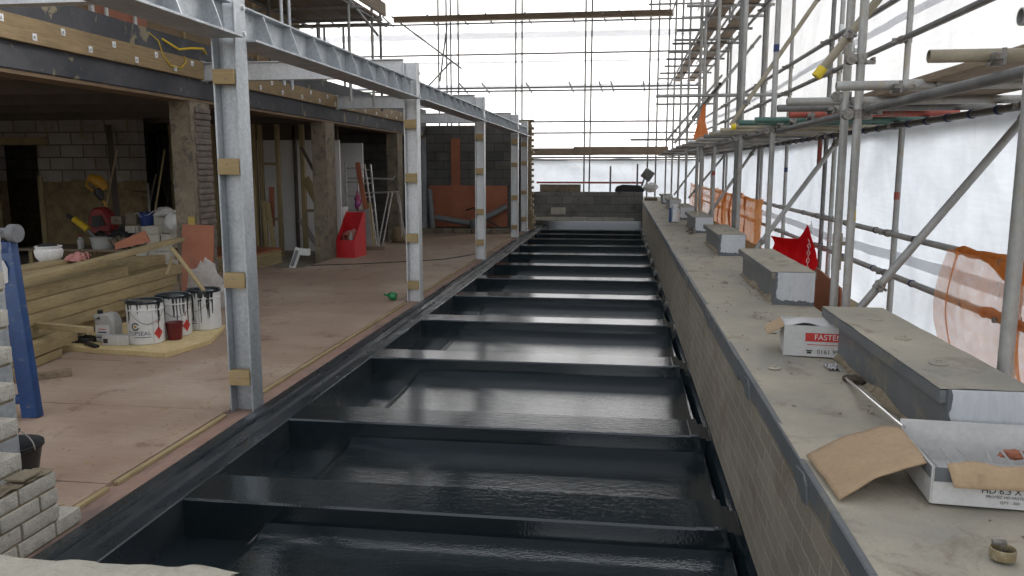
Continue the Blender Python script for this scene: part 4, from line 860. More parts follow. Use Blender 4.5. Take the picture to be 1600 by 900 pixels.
# ---- timber stack along the decking
def beam(a, c, w_, h_, lab, grp='beams of the timber stack', name='timber_beam'):
    o = MB().bar(a, c, w_, h_, (0, 0, 1), .003).build(name, 'timber_y'); tag(o, lab, 'timber beam', grp); return o
A0, B0 = Vector((-4.72, 4.0, 0)), Vector((-5.02, 8.45, 0)); side = Vector((-1, -.07, 0)).normalized()
rs = random.Random(9)
for r in range(5):
    for c in range(3):
        z = .135 + .109 * r; off = side * (.05 + .158 * c + (.012 * rs.uniform(-1.6, 1.6))); e = Vector((0, rs.uniform(-.12, .10) - (.9 if r == 4 and c == 0 else 0), 0))
        if r == 0 and c == 0: continue
        lab = ('pale sawn beam showing on the front face of the timber stack' if c == 0 else 'pale sawn beam inside the timber stack behind the white tins' if r < 4 else 'pale sawn beam on the top layer of the timber stack')
        beam(A0 + off + Vector((0, 0, z)), B0 + off + e + Vector((0, 0, z)), .15, .104, lab)
beam((-4.46, 4.1, .15), (-4.80, 6.35, .15), .10, .11, 'lowest pale beam pushed out in front of the timber stack', None)
beam((-4.50, 4.2, .045), (-4.78, 6.1, .045), .12, .07, 'bottom pale beam on the floor along the timber stack', None)
beam((-4.75, 5.2, .68), (-4.98, 8.5, .80), .12, .04, 'loose plank lying aslant on top of the timber stack', None)
beam((-5.35, 4.2, .665), (-5.5, 7.2, .68), .20, .05, 'wide board on top of the timber stack under the planter', None)
beam((-5.15, 6.0, .655), (-5.2, 7.4, .655), .11, .075, 'short beam on top of the timber stack, ending midway', None)
o = MB().bar((-4.62, 5.20, .02), (-4.22, 5.55, .03), .06, .06, bev=.004).build('bearer', 'board'); tag(o, 'dark timber bearer sticking out under the timber stack near the blue leg', 'timber bearer')
o = MB().bar((-4.9, 6.0, .30), (-4.25, 5.85, .30), .06, .05, bev=.004).build('bearer', 'timber_x'); tag(o, 'short pale spacer poking out of the front of the timber stack', 'timber bearer') if 0 else tag(o, 'short pale spacer poking out of the front of the timber stack', 'timber bearer')
o = MB().bar((-5.0, 8.35, .60), (-4.78, 7.85, .48), .03, .02, bev=.002).build('lath', 'timber_x'); tag(o, 'thin pale lath leaning over the end of the timber stack', 'lath')
# planter with dark soil
PX, PY, PZ = -5.62, 7.2, .672
pl = thing('planter', 'ribbed white round pot full of dark soil on the timber stack', 'planter', (PX, PY, PZ))
MB().lathe([(.05, 0), (.085, .018), (.113, .06), (.124, .105), (.122, .13), (.108, .142), (.112, .147), (.118, .165), (.112, .17), (.104, .16), (.07, .145), (0, .145)], (PX, PY, PZ), 84, flute=(26, .045)).build('pot', 'white_plastic', pl)
MB().grid(lambda u, v: (PX + .106 * v * math.cos(6.283 * u), PY + .106 * v * math.sin(6.283 * u), PZ + .160 + .03 * (1 - v * v) + .012 * vn(u * 12, v * 6)), 26, 6).build('soil', 'soil', pl)
MB().lathe([(.013, 0), (.012, .004), (0, .005)], m=Matrix.Translation((PX + .02, PY - .119, PZ + .118)) @ Matrix.Rotation(R(88), 4, 'X'), n=12).build('badge', 'red_tool', pl)
w = MB()
for k in range(9): w.grid(lambda u, v, k=k: tuple(Vector((-5.42 + .05 * (k % 3) + .04 * hsh(k, 1), 7.2 + .06 * (k // 3), .71 + .03 * hsh(k, 2))) + Vector((math.cos(6.283 * u) * math.sin(3.1416 * v), math.sin(6.283 * u) * math.sin(3.1416 * v), math.cos(3.1416 * v))) * (.035 + .02 * vn(u * 5 + k, v * 5))), 12, 8)
tag(w.build('insulation_scrap', 'pink'), 'lump of pink insulation scrap next to the white planter', 'insulation scrap')
# red-brown ply and polythene bag
o = MB().box(-.22, .22, -.006, .006, 0, .93).build('ply_sheet', 'plyred'); o.location = (-5.07, 8.95, .0); o.rotation_euler = (R(-6), 0, R(-8)); tag(o, 'red brown ply sheet leaning on the nearest concrete column', 'ply sheet')
o = MB().prism([(-5.86, .66), (-5.42, .755), (-5.48, .885), (-5.86, .735)], 'y', 8.6, 8.625).build('ply_offcut', 'plyred'); tag(o, 'red brown ply offcut lying across the top of the timber stack', 'ply offcut')
def blob(u, v, c, s, k, rough=.22):
    d = Vector((math.cos(6.283 * u) * math.sin(3.1416 * v), math.sin(6.283 * u) * math.sin(3.1416 * v), math.cos(3.1416 * v)))
    q = 1 + rough * vn(d.x * 2.4 + k, d.z * 2.4 + d.y * 1.7) + rough * .7 * vn(d.x * 5 + d.y * 4, d.z * 5 + k)
    return (c[0] + d.x * s[0] * q, c[1] + d.y * s[1] * q, max(c[2] + d.z * s[2] * q, .004))
w = MB().grid(lambda u, v: blob(u, v, (-4.74, 8.55, .26), (.17, .15, .27), 3), 26, 18).grid(lambda u, v: blob(u, v, (-4.55, 8.65, .12), (.13, .13, .15), 9), 20, 14)
tag(w.build('polythene_bag', 'poly', smooth=60), 'crumpled clear polythene bag at the end of the timber stack', 'bag')
# ---- clutter in the dark bay
bn = thing('workbench', 'low rough board bench against the old block wall', 'bench', (-8.0, 11.3, -.07))
MB().box(-9.1, -6.9, 11.0, 11.7, .36, .395, bev=.003).build('bench_top', 'board_x', bn)
for x, y in ((-8.95, 11.1), (-8.95, 11.6), (-7.05, 11.1), (-7.05, 11.6)): MB().box(x - .03, x + .03, y - .03, y + .03, -.07, .36).build('leg', 'stud', bn)
rr = random.Random(21)
def cblock(x, y, z, rz, s, lab, m='block', grp='blocks heaped on the bench'):
    o = MB().box(-s[0] / 2, s[0] / 2, -s[1] / 2, s[1] / 2, 0, s[2], bev=.006).build('concrete_block', m); o.location = (x, y, z); o.rotation_euler = (0, 0, rz); tag(o, lab, 'block', grp)
for k in range(7):
    for j in range(3):
        if (k, j) in ((6, 0), (6, 2), (5, 2), (4, 2)): continue
        cblock(-6.50 - .185 * j + rr.uniform(-.02, .02), 10.75 + rr.uniform(-.03, .03), -.07 + .122 * k, rr.uniform(-.2, .2), (.17, .14, .118), 'pale concrete block in the upright stack beside the nearest concrete column', grp='blocks stacked beside the column')
for k in range(22):
    i = k % 8; r = k // 8
    cblock(-7.55 + .165 * i + rr.uniform(-.06, .06) + .04 * r, 11.42 + rr.uniform(-.12, .10), .396 + .112 * r, rr.uniform(-.7, .7), (rr.choice((.215, .16, .12)), rr.choice((.14, .10)), .108), 'small pale block in the loose heap on the back of the bench')
for k, (x, z) in enumerate(((-7.02, .732), (-6.86, .62), (-6.66, .732), (-7.22, .732))): cblock(x, 11.46, z, rr.uniform(-.3, .3), (.15, .13, .17), 'upright pale block on top of the heap under the white bag', grp='upright blocks in the heap')
for k in range(5): cblock(-7.85 + .24 * k, 11.66, .734, rr.uniform(-.4, .4), (.19, .10, .12 + .05 * (k % 2)), 'dark stained block along the back of the heap', 'concrete', 'dark blocks at the back of the heap')
t = thing('plastic_tub', 'pale plastic tub full of odds and ends on the bench', 'tub', (-7.78, 11.1, .396))
MB().lathe([(.15, 0), (.18, .16), (.19, .165), (.19, .175), (.175, .175), (.16, .02), (0, .02)], (-7.78, 11.15, .396), 24).build('tub', 'canister', t); MB().box(-7.9, -7.66, 11.05, 11.25, .50, .585, bev=.02).build('contents', 'grey_board', t)
t = thing('bottle', 'small pale bottle beside the plastic tub on the bench', 'bottle', (-8.12, 11.1, .396))
MB().lathe([(.045, 0), (.045, .13), (.025, .15), (.025, .18), (0, .18)], (-8.12, 11.1, .396), 14).build('body', 'canister', t); MB().lathe([(.028, 0), (.028, .03), (0, .03)], (-8.12, 11.1, .575), 12).build('cap', 'red_tool', t)
t = thing('breaker_tool', 'yellow and black breaker hanging handle up by the leaning pole', 'power tool', (-8.35, 12.0, 1.0))
MB().tube([(-8.56, 12, 1.40), (-8.50, 12, 1.44), (-8.38, 12, 1.40), (-8.30, 12, 1.31), (-8.28, 12, 1.25)], [.03, .075, .095, .08, .05], 14).build('housing', 'orange_tool', t); MB().tube([(-8.56, 12, 1.42), (-8.60, 12, 1.32), (-8.50, 12, 1.24), (-8.40, 12, 1.28)], .018, 8).build('handle', 'orange_tool', t); MB().tube([(-8.37, 11.95, 1.28), (-8.35, 11.95, 1.20), (-8.30, 11.95, 1.10)], [.06, .07, .04], 12).build('motor', 'black_plastic', t); MB().bar((-8.33, 12, 1.15), (-8.15, 12, .62), .03, .03, bev=.004).build('shaft', 'orange_tool', t)
t = thing('red_machine', 'dirty red machine body slumped behind the bench', 'power tool', (-8.3, 11.9, .4))
MB().prism([(-8.52, .60), (-8.50, .80), (-8.44, .95), (-8.33, .99), (-8.22, .97), (-8.12, .84), (-8.06, .72), (-8.1, .58), (-8.35, .50)], 'y', 11.82, 12.03).build('housing', 'red_tool', t, bev=.035); MB().prism([(-8.42, .66), (-8.40, .84), (-8.26, .86), (-8.18, .70)], 'y', 11.80, 11.825).build('vent_panel', 'black_plastic', t); MB().box(-8.16, -7.92, 11.7, 11.9, .44, .60, bev=.03).build('engine', 'red_tool', t); MB().tube([(-8.4, 11.8, .5), (-8.25, 11.75, .58), (-8.1, 11.78, .5)], .04, 10).build('hose', 'black_plastic', t)
t = thing('yellow_torch', 'bright yellow tool barrel leaning over the tub', 'tool', (-8.2, 11.4, .4))
MB().tube([(-8.42, 11.4, .82), (-8.18, 11.38, .66)], .05, 14).build('barrel', 'yellow_paint', t); MB().tube([(-8.54, 11.41, .88), (-8.42, 11.4, .82)], .03, 10).build('nozzle', 'black_plastic', t); MB().tube([(-8.2, 11.38, .68), (-7.93, 11.3, .44)], .022, 8).build('handle', 'grey_pipe', t)
o = MB().bar((-9.05, 13.35, 2.35), (-8.25, 12.25, .2), .10, .06, bev=.004).build('leaning_pole', 'void'); tag(o, 'long dark plank leaning against the old block wall', 'plank')
o = MB().tube([(-8.15, 12.2, 1.9), (-8.4, 11.8, .1)], .015, 8).build('prop', 'stud'); tag(o, 'thin prop standing in front of the old block wall', 'prop')
o = MB().tube([(-7.65, 12.2, 1.35), (-7.28, 11.6, .86)], .016, 8).build('paint_stick', 'aluminium'); tag(o, 'thin bright metal rod rising from the blue bucket', 'rod')
t = thing('blue_bucket', 'dark blue bucket on the block heap with a rag over its rim', 'bucket', (-7.2, 11.45, .72))
MB().lathe([(.10, 0), (.13, .2), (.14, .21), (.125, .2), (.1, .02), (0, .02)], (-7.2, 11.42, .725), 22).build('bucket', 'blue_plastic', t)
MB().grid(lambda u, v: (-7.34 + .28 * u, 11.30 + .2 * v, .945 - .06 * math.sin(3.14 * u) + .03 * vn(u * 5, v * 4)), 12, 8).build('rag', 'card_white', t, thick=.004)
w = MB().grid(lambda u, v: blob(u, v, (-6.93, 11.45, .93), (.19, .13, .07), 5, .3), 20, 12); tag(w.build('cement_bag', 'card_white', smooth=60), 'white paper bag draped on top of the block heap', 'bag')
w = MB().grid(lambda u, v: blob(u, v, (-6.72, 11.3, .80), (.13, .06, .12), 15, .22), 18, 12); tag(w.build('plastic_sack', 'white_plastic', smooth=60), 'white plastic sack hanging down the block heap', 'sack')
w = MB()
for k in range(26): w.grid(lambda u, v, k=k: blob(u, v, (-7.75 + .10 * (k % 9), 11.10 + .09 * (k // 9), .45 + .10 * hsh(k, 4)), (.05 + .03 * hsh(k, 6), .05, .05), k, .45), 8, 6)
o = w.build('rubble', 'concrete'); tag(o, 'loose broken rubble on the bench beside the tub', 'rubble'); o['kind'] = 'stuff'
for k, (x, y) in enumerate(((-8.55, 14.4), (-7.72, 14.4), (-6.92, 14.45))):
    tag(MB().box(x, x + .09, y, y + .05, -.07, 2.42).build('stud_post', 'stud'), ['timber stud at the edge of the old block wall', 'bent timber stud in the dark opening', 'timber stud just behind the nearest concrete column'][k], 'stud', 'studs in the dark opening')
# ---- stud frame bay
sf = thing('stud_partition', 'treated timber stud frame with two noggins in front of the white lining', 'stud frame', (-6.6, 14.5, -.07))
for x in (-6.80, -6.46): MB().box(x, x + .07, 14.46, 14.55, -.07, 2.41, bev=.002).build('stud', 'stud', sf)
for z in (1.66, .62): MB().box(-6.73, -6.46, 14.47, 14.54, z, z + .05, bev=.002).build('noggin', 'stud', sf)
sf = thing('stud_partition', 'dark narrow stud frame close to the middle concrete column', 'stud frame', (-5.8, 14.6, -.07))
for x in (-6.02, -5.72): MB().box(x, x + .075, 14.56, 14.65, -.07, 2.41, bev=.002).build('stud', 'stud', sf)
MB().box(-5.945, -5.72, 14.57, 14.64, .78, .83).build('noggin', 'stud', sf)
for k, (a, c, w_, lab) in enumerate((((-6.78, 14.2, .06), (-6.92, 14.44, 1.55), .09, 'tall pale board leaning inside the stud frame'), ((-6.55, 14.15, .06), (-6.72, 14.42, .98), .08, 'short pale board leaning inside the stud frame'), ((-6.42, 14.15, .06), (-6.62, 14.40, .96), .08, 'pale board with a split top in the stud frame'), ((-6.60, 14.5, .5), (-6.60, 14.55, 1.25), .10, 'dark brown offcut standing behind the pale boards'))):
    tag(MB().bar(a, c, w_, .03, (0, 1, 0), .002).build('timber_board', 'timber_z' if k < 3 else 'plyred'), lab, 'board', 'boards in the stud frame')
tag(MB().bar((-5.78, 14.2, 1.42), (-5.26, 14.1, .52), .16, .05, (0, 1, 0), .003).build('timber_board', 'stud'), 'wide plank leaning down onto the middle concrete column', 'plank')
tag(MB().bar((-5.75, 14.0, 1.98), (-5.40, 14.0, 1.3), .05, .04, (0, 1, 0), .003).build('timber_board', 'void'), 'dark bar leaning high against the middle concrete column', 'bar')
pk = thing('ply_stack', 'low stack of ply sheets below the stud frame', 'ply stack', (-6.6, 12.6, -.07))
for k in range(9): MB().box(-7.6 - .01 * (k % 3), -6.02 - .02 * (k % 2), 12.05 + .03 * (k % 3), 13.6, -.068 + .03 * k, -.040 + .03 * k).build('sheet', 'plyred' if k == 8 else 'timber_x', pk, smooth=0)
tr = thing('plastic_trim', 'short piece of white plastic window trim standing on the floor edge', 'trim', (-5.4, 12.7, -.07))
MB().bar((-5.42, 12.6, -.06), (-5.35, 12.75, .28), .10, .05, (0, 1, 0), .004).build('profile', 'white_plastic', tr); MB().box(-5.38, -5.16, 12.70, 12.78, .16, .27, bev=.004).build('arm', 'white_plastic', tr); MB().bar((-5.405, 12.565, .0), (-5.355, 12.69, .24), .04, .04, (0, 1, 0)).build('gasket', 'grey_pipe', tr)
tag(MB().bar((-6.2, 14.9, .62), (-5.85, 15.0, 0), .05, .10, bev=.003).build('trim_strip', 'grey_board'), 'grey board leaning low against the white lining', 'board')
# ---- red display bin
rb_ = thing('red_bin', 'red sloping-sided bin stuffed with bottles and rags', 'bin', (-4.9, 14.1, 0), R(-6))
for x in (-.18, .155): MB().prism([(-.25, 0), (.25, 0), (.25, .78), (.20, .82), (-.25, .32)], 'x', x, x + .02).build('side_panel', 'red_box', rb_, world=False)
MB().box(-.16, .155, -.25, -.235, 0, .32).build('front_panel', 'red_box', rb_, world=False); MB().box(-.16, .155, .23, .25, 0, .80).build('back_panel', 'red_box', rb_, world=False); MB().box(-.16, .155, -.23, .23, .012, .03).build('bottom', 'red_box', rb_, world=False)
def loose(name, mb, m, lab, cat, par, g=None):
    o = mb.build(name, m, None, world=True, smooth=50); o.location = par.location; o.rotation_euler = par.rotation_euler; tag(o, lab, cat, g); return o
for k in range(4):
    loose('bottle', MB().lathe([(.033, 0), (.033, .13), (.014, .17), (.014, .20), (0, .2)], (-.10 + .075 * k, -.12 + .08 * (k % 2), .25), 12), ['red_tool', 'plyred', 'canister', 'red_tool'][k], 'small bottle standing in the red bin', 'bottle', rb_, 'bottles in the red bin')
loose('rag', MB().grid(lambda u, v: blob(u, v, (0, .05, .36), (.13, .14, .12), 8, .35), 16, 10), 'pink', 'pinkish crumpled rag heaped in the red bin', 'rag', rb_)
loose('white_cloth', MB().grid(lambda u, v: (-.20 + .03 * u + .01 * vn(v * 4, 2), .06 + .17 * u, .62 + .28 * v), 6, 8), 'card_white', 'white card tucked behind the red bin', 'card', rb_).modifiers.new('t', 'SOLIDIFY').thickness = .006
o = MB().grid(lambda u, v: blob(u, v, (-4.98, 14.75, .98), (.06, .04, .13), 4, .45), 18, 12).build('sweet_bag', mat('red_blue_wrapper', (.45, .03, .05), (.06, .06, .30), (.6, .55, .6), 6, 40, .4), smooth=60); tag(o, 'red and blue plastic wrapper hanging on the ladder above the red bin', 'bag')
# ---- ladders and leaning stuff
def ladder(a, b_, half, label, rungs, m='ladder_paint', off=(0, 0, 0)):
    t = thing('ladder', label, 'ladder', a, 0, 'ladders by the far column'); a = Vector(a); b_ = Vector(b_); hx = Vector((half, 0, 0))
    for s in (-1, 1): MB().bar(a + hx * s, b_ + hx * s * .85, .03, .05, (0, 1, 0), .003).build('stile', m, t)
    for i in range(rungs):
        q = (i + .6) / rungs; p = a.lerp(b_, q); h = half * (1 - .15 * q); MB().tube([p - Vector((h, 0, 0)), p + Vector((h, 0, 0))], .014, 8).build('rung', m, t)
ladder((-5.28, 15.6, 0), (-5.58, 16.3, 1.72), .20, 'splashed step ladder behind the red bin', 6)
ladder((-5.12, 15.9, 0), (-5.42, 16.5, 1.68), .18, 'second ladder leaning behind the red brown plank', 6, 'aluminium')
tag(MB().tube([(-4.96, 15.8, .03), (-5.30, 16.2, 1.68)], .022, 10).build('pole', 'ladder_paint'), 'white splashed pole leaning by the red brown plank', 'pole')
tag(MB().bar((-4.98, 15.6, .02), (-5.42, 16.1, 1.72), .10, .025, (0, 1, 0), .002).build('plank', 'plyred'), 'red brown plank leaning across the ladders', 'plank')
tag(MB().bar((-5.05, 15.3, .02), (-5.22, 15.7, .76), .33, .02, (0, 1, 0), .002).build('grey_panel', 'grey_board'), 'grey board leaning at the foot of the ladders', 'board')
tag(MB().bar((-4.93, 15.5, .02), (-5.12, 15.9, .9), .06, .03, (0, 1, 0), .002).build('plank', 'timber_z'), 'short pale batten leaning at the foot of the ladders', 'batten')
tag(MB().tube([(-5.75, 16.4, 1.40), (-4.75, 16.4, 1.38), (-4.72, 16.4, 1.44)], .02, 8).build('bar', 'aluminium'), 'horizontal bright bar resting on the ladders', 'bar')
tz = thing('folding_trestle', 'spindly white folding trestle in front of the far concrete column', 'trestle', (-4.8, 16.2, 0))
for a, c in (((-4.99, 16.0, .0), (-4.80, 16.2, 1.10)), ((-4.90, 16.0, 0), (-4.72, 16.2, 1.10)), ((-4.55, 16.6, .0), (-4.66, 16.3, 1.12))): MB().tube([a, c], .016, 8).build('leg', 'ladder_paint', tz)
MB().tube([(-5.5, 16.25, 1.08), (-4.6, 16.25, 1.12)], .018, 8).build('top_bar', 'aluminium', tz); MB().tube([(-4.66, 16.2, 1.12), (-4.58, 16.2, 1.05), (-4.54, 16.2, .8), (-4.53, 16.2, .2)], .012, 6).build('hook_bar', 'ladder_paint', tz)
tag(MB().box(-5.25, -4.62, 15.25, 15.35, -.0, .07, bev=.004).build('bearer', 'board_x'), 'dark timber lying on the floor under the ladders', 'timber bearer')
o = MB().grid(lambda u, v: blob(u, v, (-4.78, 16.9, .13), (.2, .15, .2), 6, .25), 16, 10).build('sack', 'hessian', smooth=60); tag(o, 'brown sack slumped against the far concrete column', 'sack')
# ---- far boards and pipes
o = MB().prism([(-5.04, .12), (-5.0, .08), (-2.95, .08), (-2.95, 1.155), (-5.0, 1.155), (-5.04, 1.12)], 'y', 20.70, 20.72).build('ply_board', 'plyred'); tag(o, 'large red brown board standing against the high dark block wall', 'ply board')
o = MB().box(-4.44, -4.20, 20.735, 20.755, 1.0, 2.37).build('ply_strip', 'plyred'); tag(o, 'tall narrow red brown board rising above the large one', 'ply board')
for k, (a, c, r, lab) in enumerate((((-4.83, 20.2, .05), (-4.98, 20.5, 1.05), .075, 'grey pipe leaning upright at the left edge of the large red brown board'), ((-4.7, 20.0, .36), (-3.6, 20.1, .17), .075, 'grey pipe lying slightly tilted in front of the large red brown board'), ((-3.75, 20.2, .2), (-2.95, 20.5, .62), .075, 'grey pipe sloping up behind the fourth steel column'))):
    tag(MB().tube([a, c], r, 16).build('drain_pipe', 'grey_pipe'), lab, 'pipe', 'grey pipes by the far wall')
tag(MB().tube([(-3.9, 20.0, .55), (-3.7, 19.9, .62), (-3.4, 19.8, .35), (-3.0, 19.8, .12), (-2.8, 19.8, .05)], .022, 8).build('hose', 'black_plastic'), 'dark hose looped over the grey pipes', 'hose')
tag(MB().lathe([(.13, 0), (.15, .3), (.12, .34), (0, .34)], (-3.62, 19.75, .0), 16).build('drum', 'grey_pipe'), 'dark drum between the grey pipes behind the third steel column', 'drum')
for k in range(5):
    o = MB().box(-.22, .22, -.08, .08, 0, .12, bev=.008).build('floor_block', 'concrete'); o.location = (-4.85 + .47 * k, 19.55 + .03 * (k % 2), 0); o.rotation_euler = (0, 0, .06 * (k - 2)); tag(o, 'brownish block in the row laid along the foot of the far boards', 'block', 'row of blocks on the floor')
P = [(-5.1, 12.6, .008), (-4.4, 12.9, .008), (-3.6, 13.4, .008), (-3.1, 13.8, .008), (-2.75, 14.6, .008), (-2.7, 16, .008)]
tag(MB().tube([P[0]] + [tuple(Vector(P[i]).lerp(Vector(P[i + 1]), q)) for i in range(5) for q in (.33, .66, 1)], .008, 6).build('floor_cable', 'black_plastic'), 'thin black cable running across the ply floor', 'cable')
gb = thing('green_bottle', 'squashed green plastic bottle at the foot of the second steel column', 'bottle', (-2.75, 9.55, 0))
MB().lathe([(.04, 0), (.048, .01), (.05, .07), (.03, .10), (.012, .12), (.012, .135), (0, .135)], m=Matrix.Translation((-2.70, 9.35, .05)) @ Matrix.Rotation(R(-80), 4, 'Y'), n=18).build('body', 'bottle', gb); MB().lathe([(.016, 0), (.016, .018), (0, .018)], m=Matrix.Translation((-2.835, 9.35, .074)) @ Matrix.Rotation(R(-80), 4, 'Y'), n=12).build('cap', 'bottle', gb)

# ---- things on the parapet
ZP = .7275
# far carton, partly behind the nearest plinth
c1 = thing('carton', 'white carton printed in red, tucked behind the nearest plinth', 'carton', (.93, 3.93, ZP), R(-6))
w = MB(); L, D, Hh, th = .30, .23, .145, .004
for q in ((-L / 2, L / 2, -D / 2, -D / 2 + th, 0, Hh), (-L / 2, L / 2, D / 2 - th, D / 2, 0, Hh), (-L / 2, -L / 2 + th, -D / 2 + th, D / 2 - th, 0, Hh), (L / 2 - th, L / 2, -D / 2 + th, D / 2 - th, 0, Hh)): w.box(*q)
w.box(-L / 2 + th, L / 2 - th, -D / 2 + th, D / 2 - th, .001, .006)
w.build('carton_box', 'card_white', c1, world=False)
def flap(pts, m, name, par): MB().prism(pts, 'z', 0, .004)
MB().bar((-.147, 0, .143), (-.225, 0, .095), .225, .004, (0, 0, 1)).build('flap', 'card_brown', c1, world=False)
MB().grid(lambda u, v: (-.148 + .28 * u, -.10 + .20 * v, .148 + .012 * vn(u * 3, v * 2) + .02 * math.sin(3 * v) * (1 - v)), 10, 8).build('flap', 'card_white', c1, world=False, thick=.004)
fy = -D / 2 - .0015
MB().box(-.055, .15, fy, fy + .001, .072, .112).build('red_panel', 'ink_red', c1, world=False)
text_mb('FASTENERS', .036, lambda x, y: (x + .075, fy - .001, y + .092)).build('lettering', 'ink_white', c1, world=False)
MB().box(-.045, .12, fy, fy + .001, .055, .058).build('print_line', 'ink_red', c1, world=False)
text_mb('0161 998', .030, lambda x, y: (x + .055, fy, y + .023)).build('lettering', 'ink_black', c1, world=False)
w = MB(); w.box(-.046, -.026, fy, fy + .001, .014, .024).box(-.050, -.022, fy, fy + .001, .026, .031); w.build('phone_mark', 'ink_black', c1, world=False)
# near carton, torn open
c2 = thing('carton', 'torn open white carton of fixings nearest the camera on the parapet', 'carton', (1.00, 2.29, ZP), R(-4))
L, D, Hh = .335, .34, .13
w = MB()
w.prism([(-.165, 0), (.30, 0), (.30, .10), (-.165, .097)], 'y', -.17, -.166)       # front
w.box(-.165, .30, .166, .17, 0, .125); w.box(-.169, -.165, -.166, .166, 0, .10); w.box(.296, .30, -.166, .166, 0, .125); w.box(-.165, .296, -.166, .166, .001, .006)
w.build('carton_box', 'card_white', c2, world=False, bev=0)
MB().box(-.163, -.05, -.173, -.1705, .062, .10).build('dark_tape', 'coat_side', c2, world=False); MB().box(-.172, -.1695, -.165, .16, .068, .10).build('dark_tape', 'coat_side', c2, world=False)
MB().grid(lambda u, v: (-.135 + .45 * u + .012 * v, -.168 - .030 * v, .105 - .042 * v + .006 * vn(u * 7, v * 2) + .012 * (1 - v)), 22, 6).build('flap', 'card_brown', c2, world=False, thick=.004)
def cf(u, v):   # big curled side flap resting on the coping
    p = Vector((-.168, .16, .105)).lerp(Vector((-.168, -.13, .10)), v); q = Vector((-.44, .10, .012)).lerp(Vector((-.40, -.20, .004)), v)
    r = p.lerp(q, u); r.z += .022 * math.sin(3.1416 * u) * (1 - .3 * v) + .004 * vn(u * 5, v * 5); return tuple(r)
MB().grid(cf, 20, 14).build('flap', 'card_brown', c2, world=False, thick=.005)
fy = -.1715
text_mb('HD 6.3 X 150', .024, lambda x, y: (x + .02, fy, y + .046)).build('lettering', 'ink_black', c2, world=False)
text_mb('PROTEC HD FASTENERS', .0105, lambda x, y: (x + .02, fy, y + .030)).build('lettering', 'ink_black', c2, world=False)
text_mb('QTY - 200', .0105, lambda x, y: (x + .02, fy, y + .016)).build('lettering', 'ink_black', c2, world=False)
for k in range(9):
    a = Vector((-.13 + .045 * k, -.12 + .02 * hsh(k, 1), .07 + .02 * hsh(k, 2))); e = a + Vector((.05 * (hsh(k, 3) - .5), .14, .012))
    o = MB().tube([a, e], .0032, 6).lathe([(.008, 0), (.008, .004), (0, .005)], m=Matrix.Translation(a) @ Matrix.Rotation(R(90), 4, 'X'), n=8).build('screw', 'aluminium'); o.location = c2.location; o.rotation_euler = c2.rotation_euler; tag(o, 'long steel screw lying loose in the torn open carton', 'screw', 'screws in the open carton')
o = MB().grid(lambda u, v: blob(u, v, (.10, .05, .075), (.035, .03, .012), 2, .3), 12, 8).build('red_wrapper', 'plyred', smooth=60); o.location = c2.location; o.rotation_euler = c2.rotation_euler; tag(o, 'scrap of red wrapper among the screws in the open carton', 'wrapper')
o = MB().tube([(.938, 3.42, ZP + .008), (.846, 2.44, ZP + .108)], .0068, 10).build('steel_rod', 'chrome'); tag(o, 'bright steel rod propped on the edge of the torn open carton', 'rod')
# tarnished band near the lens
tb = thing('metal_band', 'tarnished metal hose band lying on the coping near the camera', 'metal band', (.87, 1.83, ZP))
MB().lathe([(.0255, 0), (.027, .001), (.0275, .012), (.027, .024), (.0255, .025), (.0245, .022), (.0245, .002), (.0255, 0)], (.869, 1.835, ZP), 30).build('band', 'brass', tb)
MB().box(.855, .885, 1.852, 1.864, ZP + .022, ZP + .032, bev=.002).build('clasp', 'coupler', tb)
o = MB().grid(lambda u, v: (.905 + .055 * u, 3.55 + .10 * v, ZP + .003 + .013 * abs(vn(u * 3, v * 3)) + .006 * vn(u * 8, v * 8)), 10, 8).build('foil_scrap', 'aluminium', smooth=0, thick=.001); tag(o, 'crumpled foil scrap on the coping by the far carton', 'foil')
o = MB().grid(lambda u, v: blob(u, v, (0, 0, .02), (.05, .05, .03), 7, .35), 12, 8).build('dust_heap', mat('brown_dirt', (.06, .045, .03), (.12, .09, .06), None, 9, 50, .95), smooth=60); o.location = (.965, 3.38, ZP - .004); o.scale = (.8, 1.4, .5); tag(o, 'small heap of dark dirt against the nearest plinth by the steel rod', 'dirt')
w = MB()
for k in range(10): w.bar((1.0 + .02 * hsh(k, 1) - .06, 11.0 - .02 * k * hsh(k, 2), .735 + .012 * k * .8), (.86 + .14 * hsh(k, 3), 10.9 + .2 * hsh(k, 4), .735 + .02 * hsh(k, 5)), .03, .006)
o = w.build('metal_scrap', 'coupler'); tag(o, 'pile of bent metal scrap at the foot of the fourth plinth', 'scrap')
jr = thing('parapet_jar', 'pale jar with a dark blue band standing on the parapet', 'jar', (.86, 13.4, ZP))  # modelled as a jar, not a cylinder
MB().lathe([(.07, 0), (.085, .01), (.085, .20), (.05, .24), (.05, .27), (0, .27)], (.86, 13.4, ZP), 24).build('body', 'galv_pale', jr); MB().box(.765, .80, 13.30, 13.34, 0 + ZP, .24 + ZP, bev=.006).build('strap', 'blue_paint', jr); MB().lathe([(.055, 0), (.055, .03), (0, .032)], (.86, 13.4, ZP + .262), 20).build('lid', 'white_plastic', jr)
fl = thing('floodlight', 'tilted square floodlight head at the far end of the parapet', 'floodlight', (.75, 23.5, .9))
m = Matrix.Translation((.72, 23.6, 1.42)) @ Matrix.Rotation(R(35), 4, 'Y') @ Matrix.Rotation(R(10), 4, 'X'); MB().box(-.15, .15, -.06, .06, -.15, .15, m, .012).build('lamp_head', 'tube_dark', fl)
MB().bar((.62, 23.6, 1.30), (.55, 23.6, 1.08), .05, .05).build('stem', 'coat_side', fl); MB().bar((.62, 23.5, 1.0), (.75, 23.6, 1.32), .03, .03).build('bracket', 'tube_dark', fl)
